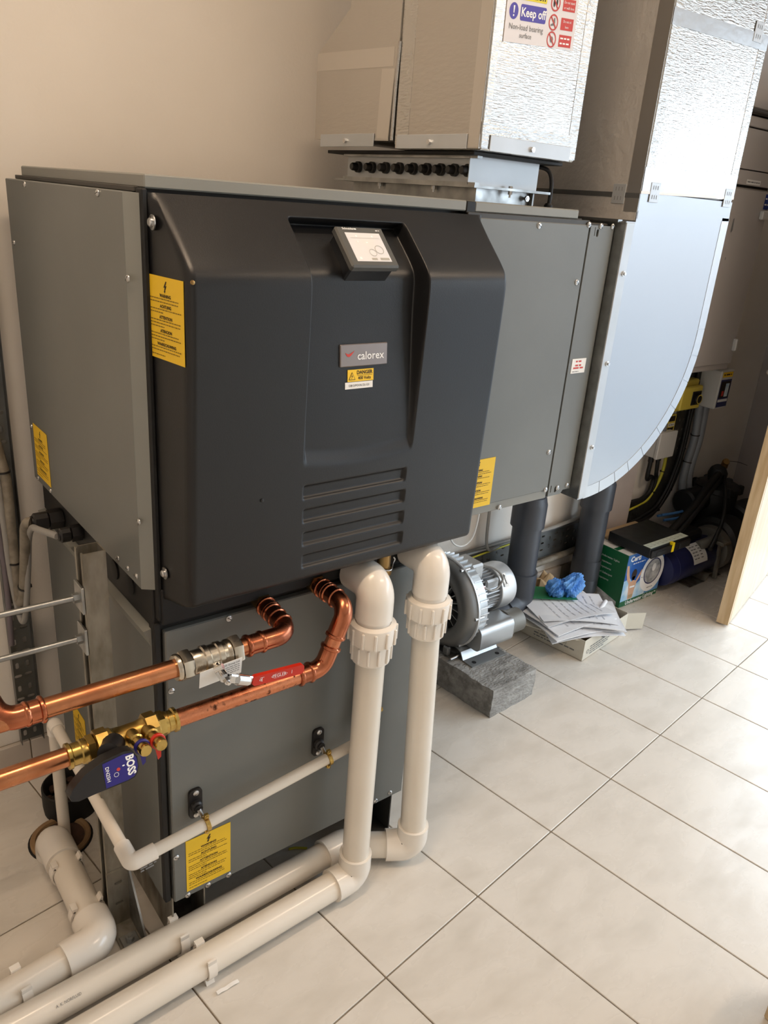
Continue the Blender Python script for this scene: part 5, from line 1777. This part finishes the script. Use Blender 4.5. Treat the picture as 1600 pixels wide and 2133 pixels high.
hose([(2.62, .875, .400), (2.48, .84, .360), (2.30, .80, .290), (2.115, .775, .205)], .0125, 'cable_black', 'lower black hose slanting down behind the recorder')
hose([(2.60, .86, .400), (2.46, .76, .340), (2.38, .71, .270), (2.30, .685, .205), (2.29, .69, .170), (2.32, .70, .155)], .0085, 'cable_black', 'thin black tube bending down in front of the pumps')
MB().sweep(smooth_path([(2.625, .872, .462), (2.68, .85, .455), (2.73, .83, .438)], 6), .0013, 6).solo('wire_end', 'cable_black', 'thin wire sticking out of the spout', 'wire', (2.625, .872, .462))
for k, (dy, dz) in enumerate(((0, 0), (-.02, .012), (-.035, -.008))):
    MB().sweep(smooth_path([(2.30, .97+dy, .215+dz), (2.38, .95+dy, .218+dz), (2.46, .94+dy, .225+dz), (2.55, .96+dy, .235+dz)], 5), .006, 8).solo(
        'blue_tube', 'glove_blue', ['rear of three thin blue tubes behind the pumps', 'middle of three thin blue tubes behind the pumps', 'front of three thin blue tubes behind the pumps'][k], 'tube', (2.30, .97+dy, .209+dz), 'blue tubes behind the pumps')
MB().box((2.13, .90, 0), (2.40, .985, .165), .004).solo('grey_carton', 'board_grey', 'plain grey box on the floor between the pumps and the wall', 'box', (2.26, .94, 0))

# ================================================================== switchgear on the back wall
YI = thing('isolator_switch', 'yellow isolator switch with black rotary knob on the wall', 'switch', (2.29, 1.0, .77))
MB().box((2.205, .952, .712), (2.372, .992, .845), .006).build('enclosure', 'iso_yellow', YI)
MB().box((2.222, .930, .722), (2.372, .952, .822), .005).build('front_cover', 'iso_yellow', YI)
MB().box((2.296, .9270, .740), (2.362, .9305, .800), .002).build('knob_plate', 'black_plastic', YI)
MB().lathe([(.022, 0), (.022, .010), (.018, .014)], (2.330, .927, .768), NF, 24).build('rotary_knob', 'black_plastic', YI)
P = Print((2.330, .9128, .768), (1, 0, 0), (0, 0, 1), .0005)
P.ring(0, 0, .0165, .0205, 'iso_yellow', n=20)
P.build('knob_ring', YI)
IL = MB().box((2.212, .968, .620), (2.276, .9925, .695), .002)
t = thing('switch_label', 'yellow and black marked plate below the yellow switch', 'label', (2.245, .99, .62))
IL.build('plate', 'iso_yellow', t)
P = Print((2.212, .968, .620), (1, 0, 0), (0, 0, 1), .0006)
P.rect(.010, .046, .056, .070, 'print_black').rect(.012, .024, .058, .038, 'white_label').poly([(.010, .006), (.052, .006), (.056, .020), (.028, .018), (.010, .020)], 'print_black').words(.016, .054, .031, .004, 'print_grey', 2)
P.build('plate_print', t)
JB = thing('junction_box', 'white junction box on the wall behind the elbow duct', 'junction box', (2.18, 1.0, .52))
MB().box((2.128, .945, .522), (2.246, .992, .632), .004).build('box_body', 'iso_grey', JB)
MB().box((2.124, .930, .519), (2.250, .945, .635), .003).build('lid', 'iso_grey', JB)
for x in (2.146, 2.200):
    MB().cyl((x, .967, .522), (x, .967, .498), .012, 10).build('gland', 'cable_black', JB)
MB().cyl((2.19, .967, .632), (2.19, .967, .664), .014, 12).build('gland', 'conduit_grey', JB)
GI = thing('isolator_box', 'grey isolator box with dark picture label under the tall cabinet', 'isolator', (2.46, 1.0, .72))
MB().box((2.415, .885, .722), (2.515, .992, .890), .004).build('enclosure', 'iso_grey', GI)
P = Print((2.415, .885, .722), (1, 0, 0), (0, 0, 1), .0006)
P.rect(.008, .008, .092, .128, 'print_navy').rect(.014, .048, .086, .120, 'print_black', 1).rect(.052, .052, .080, .110, 'box_water', 2).rect(.012, .030, .088, .042, 'white_label', 2).rect(.030, .056, .046, .078, 'print_red', 2)
P.rect(.010, .138, .090, .160, 'label_yellow', 1).words(.018, .080, .149, .006, 'print_black', 3)
P.build('picture_label', GI)
cable([(2.455, .978, .91), (2.455, .976, .82), (2.455, .974, .70), (2.470, .972, .56), (2.447, .970, .42), (2.455, .966, .32), (2.53, .955, .245), (2.66, .94, .205)],
      .0175, 'conduit_grey', 'inner thick grey conduit curving down the wall to the pumps', 'thick grey conduits', ties=(.42, .55), name='conduit')
cable([(2.492, .968, .735), (2.495, .966, .66), (2.500, .966, .55), (2.478, .964, .43), (2.490, .960, .33), (2.56, .95, .262), (2.68, .935, .225)],
      .0175, 'conduit_grey', 'outer thick grey conduit dropping from the grey isolator box', 'thick grey conduits', name='conduit')
cable([(2.42, .985, .90), (2.415, .982, .70), (2.41, .98, .52), (2.385, .978, .40), (2.34, .976, .30), (2.26, .974, .235), (2.04, .974, .195)],
      .0085, 'cable_black', 'black cable strapped along the curved tray, outermost of the cables', ties=(.35, .62, .8))
cable([(2.400, .985, .90), (2.395, .982, .70), (2.392, .98, .52), (2.368, .978, .41), (2.325, .976, .32), (2.25, .974, .255), (2.04, .974, .21)],
      .0075, 'cable_black', 'black cable next to the outermost one on the curved tray')
cable([(2.146, .967, .50), (2.150, .970, .42), (2.190, .978, .42), (2.215, .978, .40), (2.20, .978, .345), (2.14, .978, .318), (2.04, .978, .308)],
      .0095, 'cable_black', 'left black cable dropping from the white junction box')
cable([(2.200, .967, .50), (2.215, .970, .43), (2.235, .978, .41), (2.225, .978, .36), (2.16, .978, .312), (2.04, .978, .298)],
      .0085, 'cable_black', 'right black cable dropping from the white junction box')
cable([(2.262, .980, .62), (2.262, .978, .55), (2.275, .976, .47), (2.258, .975, .395), (2.20, .974, .318), (2.13, .974, .298), (2.04, .974, .285)],
      .0070, 'cable_yellow', 'yellow green earth cable curving down the tray', ties=(.42, .62))
cable([(2.26, .98, .91), (2.275, .975, .885), (2.270, .97, .86), (2.250, .965, .845)], .010, 'cable_yellow', 'short yellow green cable above the yellow switch')

# ================================================================== tall grey cabinet
KB = thing('wall_cabinet', 'tall grey metal cabinet on the wall behind the riser duct', 'cabinet', (2.15, .93, .905))
kx0, kx1, ky = 1.80, 2.402, .850
MB().box((kx0, ky+.012, .905), (kx1, .948, 1.598), .003).build('cabinet_body', 'cabinet_grey', KB)
MB().box((kx0+.002, ky, .932), (kx1-.004, ky+.011, 1.592), .002).build('cabinet_door', 'cabinet_grey', KB)
MB().box((kx0+.01, ky+.014, 1.598), (kx1-.01, .948, 1.606)).build('shadow_gap', 'gap_black', KB, smooth=0)
up = MB().box((kx0, ky, 1.606), (kx1, .948, 1.655), .002).build('trunking_lid', 'cabinet_grey', KB)
MB().box((kx0, ky, 1.659), (kx1, .948, 1.792), .002).build('upper_panel', 'cabinet_grey', KB)
MB().box((kx0+.01, ky+.014, 1.655), (kx1-.01, .948, 1.659)).build('shadow_gap', 'gap_black', KB, smooth=0)
MB().box((kx0+.01, ky+.010, 1.792), (kx1-.01, .948, 1.797)).build('shadow_gap', 'gap_black', KB, smooth=0)
MB().box((kx0, ky-.004, 1.797), (kx1, .948, 1.830), .003).build('cap_rail', 'cabinet_grey', KB)
MB().box((kx0-.0, ky-.012, 1.835), (kx1+.02, .948, 1.852), .006).build('cable_shelf', 'body_dark', KB)
MB().box((kx0, ky, 1.855), (kx1, .948, 2.08), .004).build('top_panel', 'cabinet_grey', KB)
m = MB().box((2.372, ky-.018, .985), (2.390, ky, 1.035), .004); m.build('door_catch', 'iso_grey', KB)
m = MB().box((2.345, ky-.016, 1.492), (2.395, ky, 1.525), .004); m.build('door_knob', 'iso_grey', KB)
P = Print((kx0, ky, .932), (1, 0, 0), (0, 0, 1), .0006)
P.rect(2.362-kx0, .598, 2.40-kx0, .652, 'sticker_blue').words(2.366-kx0, 2.395-kx0, .636, .005, 'print_white').words(2.366-kx0, 2.395-kx0, .615, .005, 'print_white')
P.poly([(2.166-kx0, .555), (2.174-kx0, .558), (2.178-kx0, .515), (2.170-kx0, .505), (2.180-kx0, .490), (2.164-kx0, .512)], 'print_grey')
P.poly([(2.17-kx0, .418), (2.174-kx0, .418), (2.173-kx0, .408), (2.169-kx0, .408)], 'print_grey')
P.build('door_marks', KB)
P = Print((2.20, ky, 1.610), (1, 0, 0), (0, 0, 1), .0005)
P.rect(0, 0, .100, .016, 'white_label').words(.006, .094, .008, .004, 'print_grey')
P.build('cabinet_label', KB)

# ================================================================== small things on the floor
m = MB()
hs_ = [obround(-.055+.022*i, .012+.024*j, .007, .007) for i in range(6) for j in range(2)]
m.add(*fill_mesh([[(-.07, 0), (.07, 0), (.07, .048), (-.07, .048)]] + hs_, (.075, .318, .0035), (1, .05, 0), (-.05, 1, 0), .002))
m.solo('perforated_strap', 'tray_steel', 'perforated steel strap lying on the floor under the front panel', 'strap', (.075, .34, .0012), smooth=0)
p = at(622, 1768, 'z', .004)
MB().sweep(smooth_path([p + V((-.020, .012, 0)), p + V((-.006, .006, .001)), p + V((.004, -.002, .002)), p + V((.018, -.010, 0))], 4), .0030, 6).solo('yellow_offcut', 'cable_yellow', 'short yellow wire offcut on the floor beside the perforated strap', 'offcut', (p.x, p.y, .001))
p0_, p1_ = at(452, 2070, 'z', .002), at(497, 2043, 'z', .002)
d_ = (p1_-p0_).normalized(); s_ = V((-d_.y, d_.x, 0))
mb = MB()
for k in range(6):
    a = p0_ + d_*((p1_-p0_).length*k/5) + V((0, 0, .0012*math.sin(2.2*k)+.001))
    for q in (-1, 1):
        for z_ in (0, .0008):
            mb.v.append(a + s_*.004*q + V((0, 0, z_)))
for k in range(5):
    i = 4*k
    for a, b in ((0, 2), (2, 3), (3, 1), (1, 0)):
        mb.f.append([i+a, i+b, i+4+b, i+4+a])
mb.f += [[0, 1, 3, 2], [20, 22, 23, 21]]
mb.m = [0]*len(mb.f)
mb.solo('plastic_strip', 'white_label', 'crumpled white plastic strip on the tiles below the nearer pipe', 'strip', (p0_.x, p0_.y, .0005))
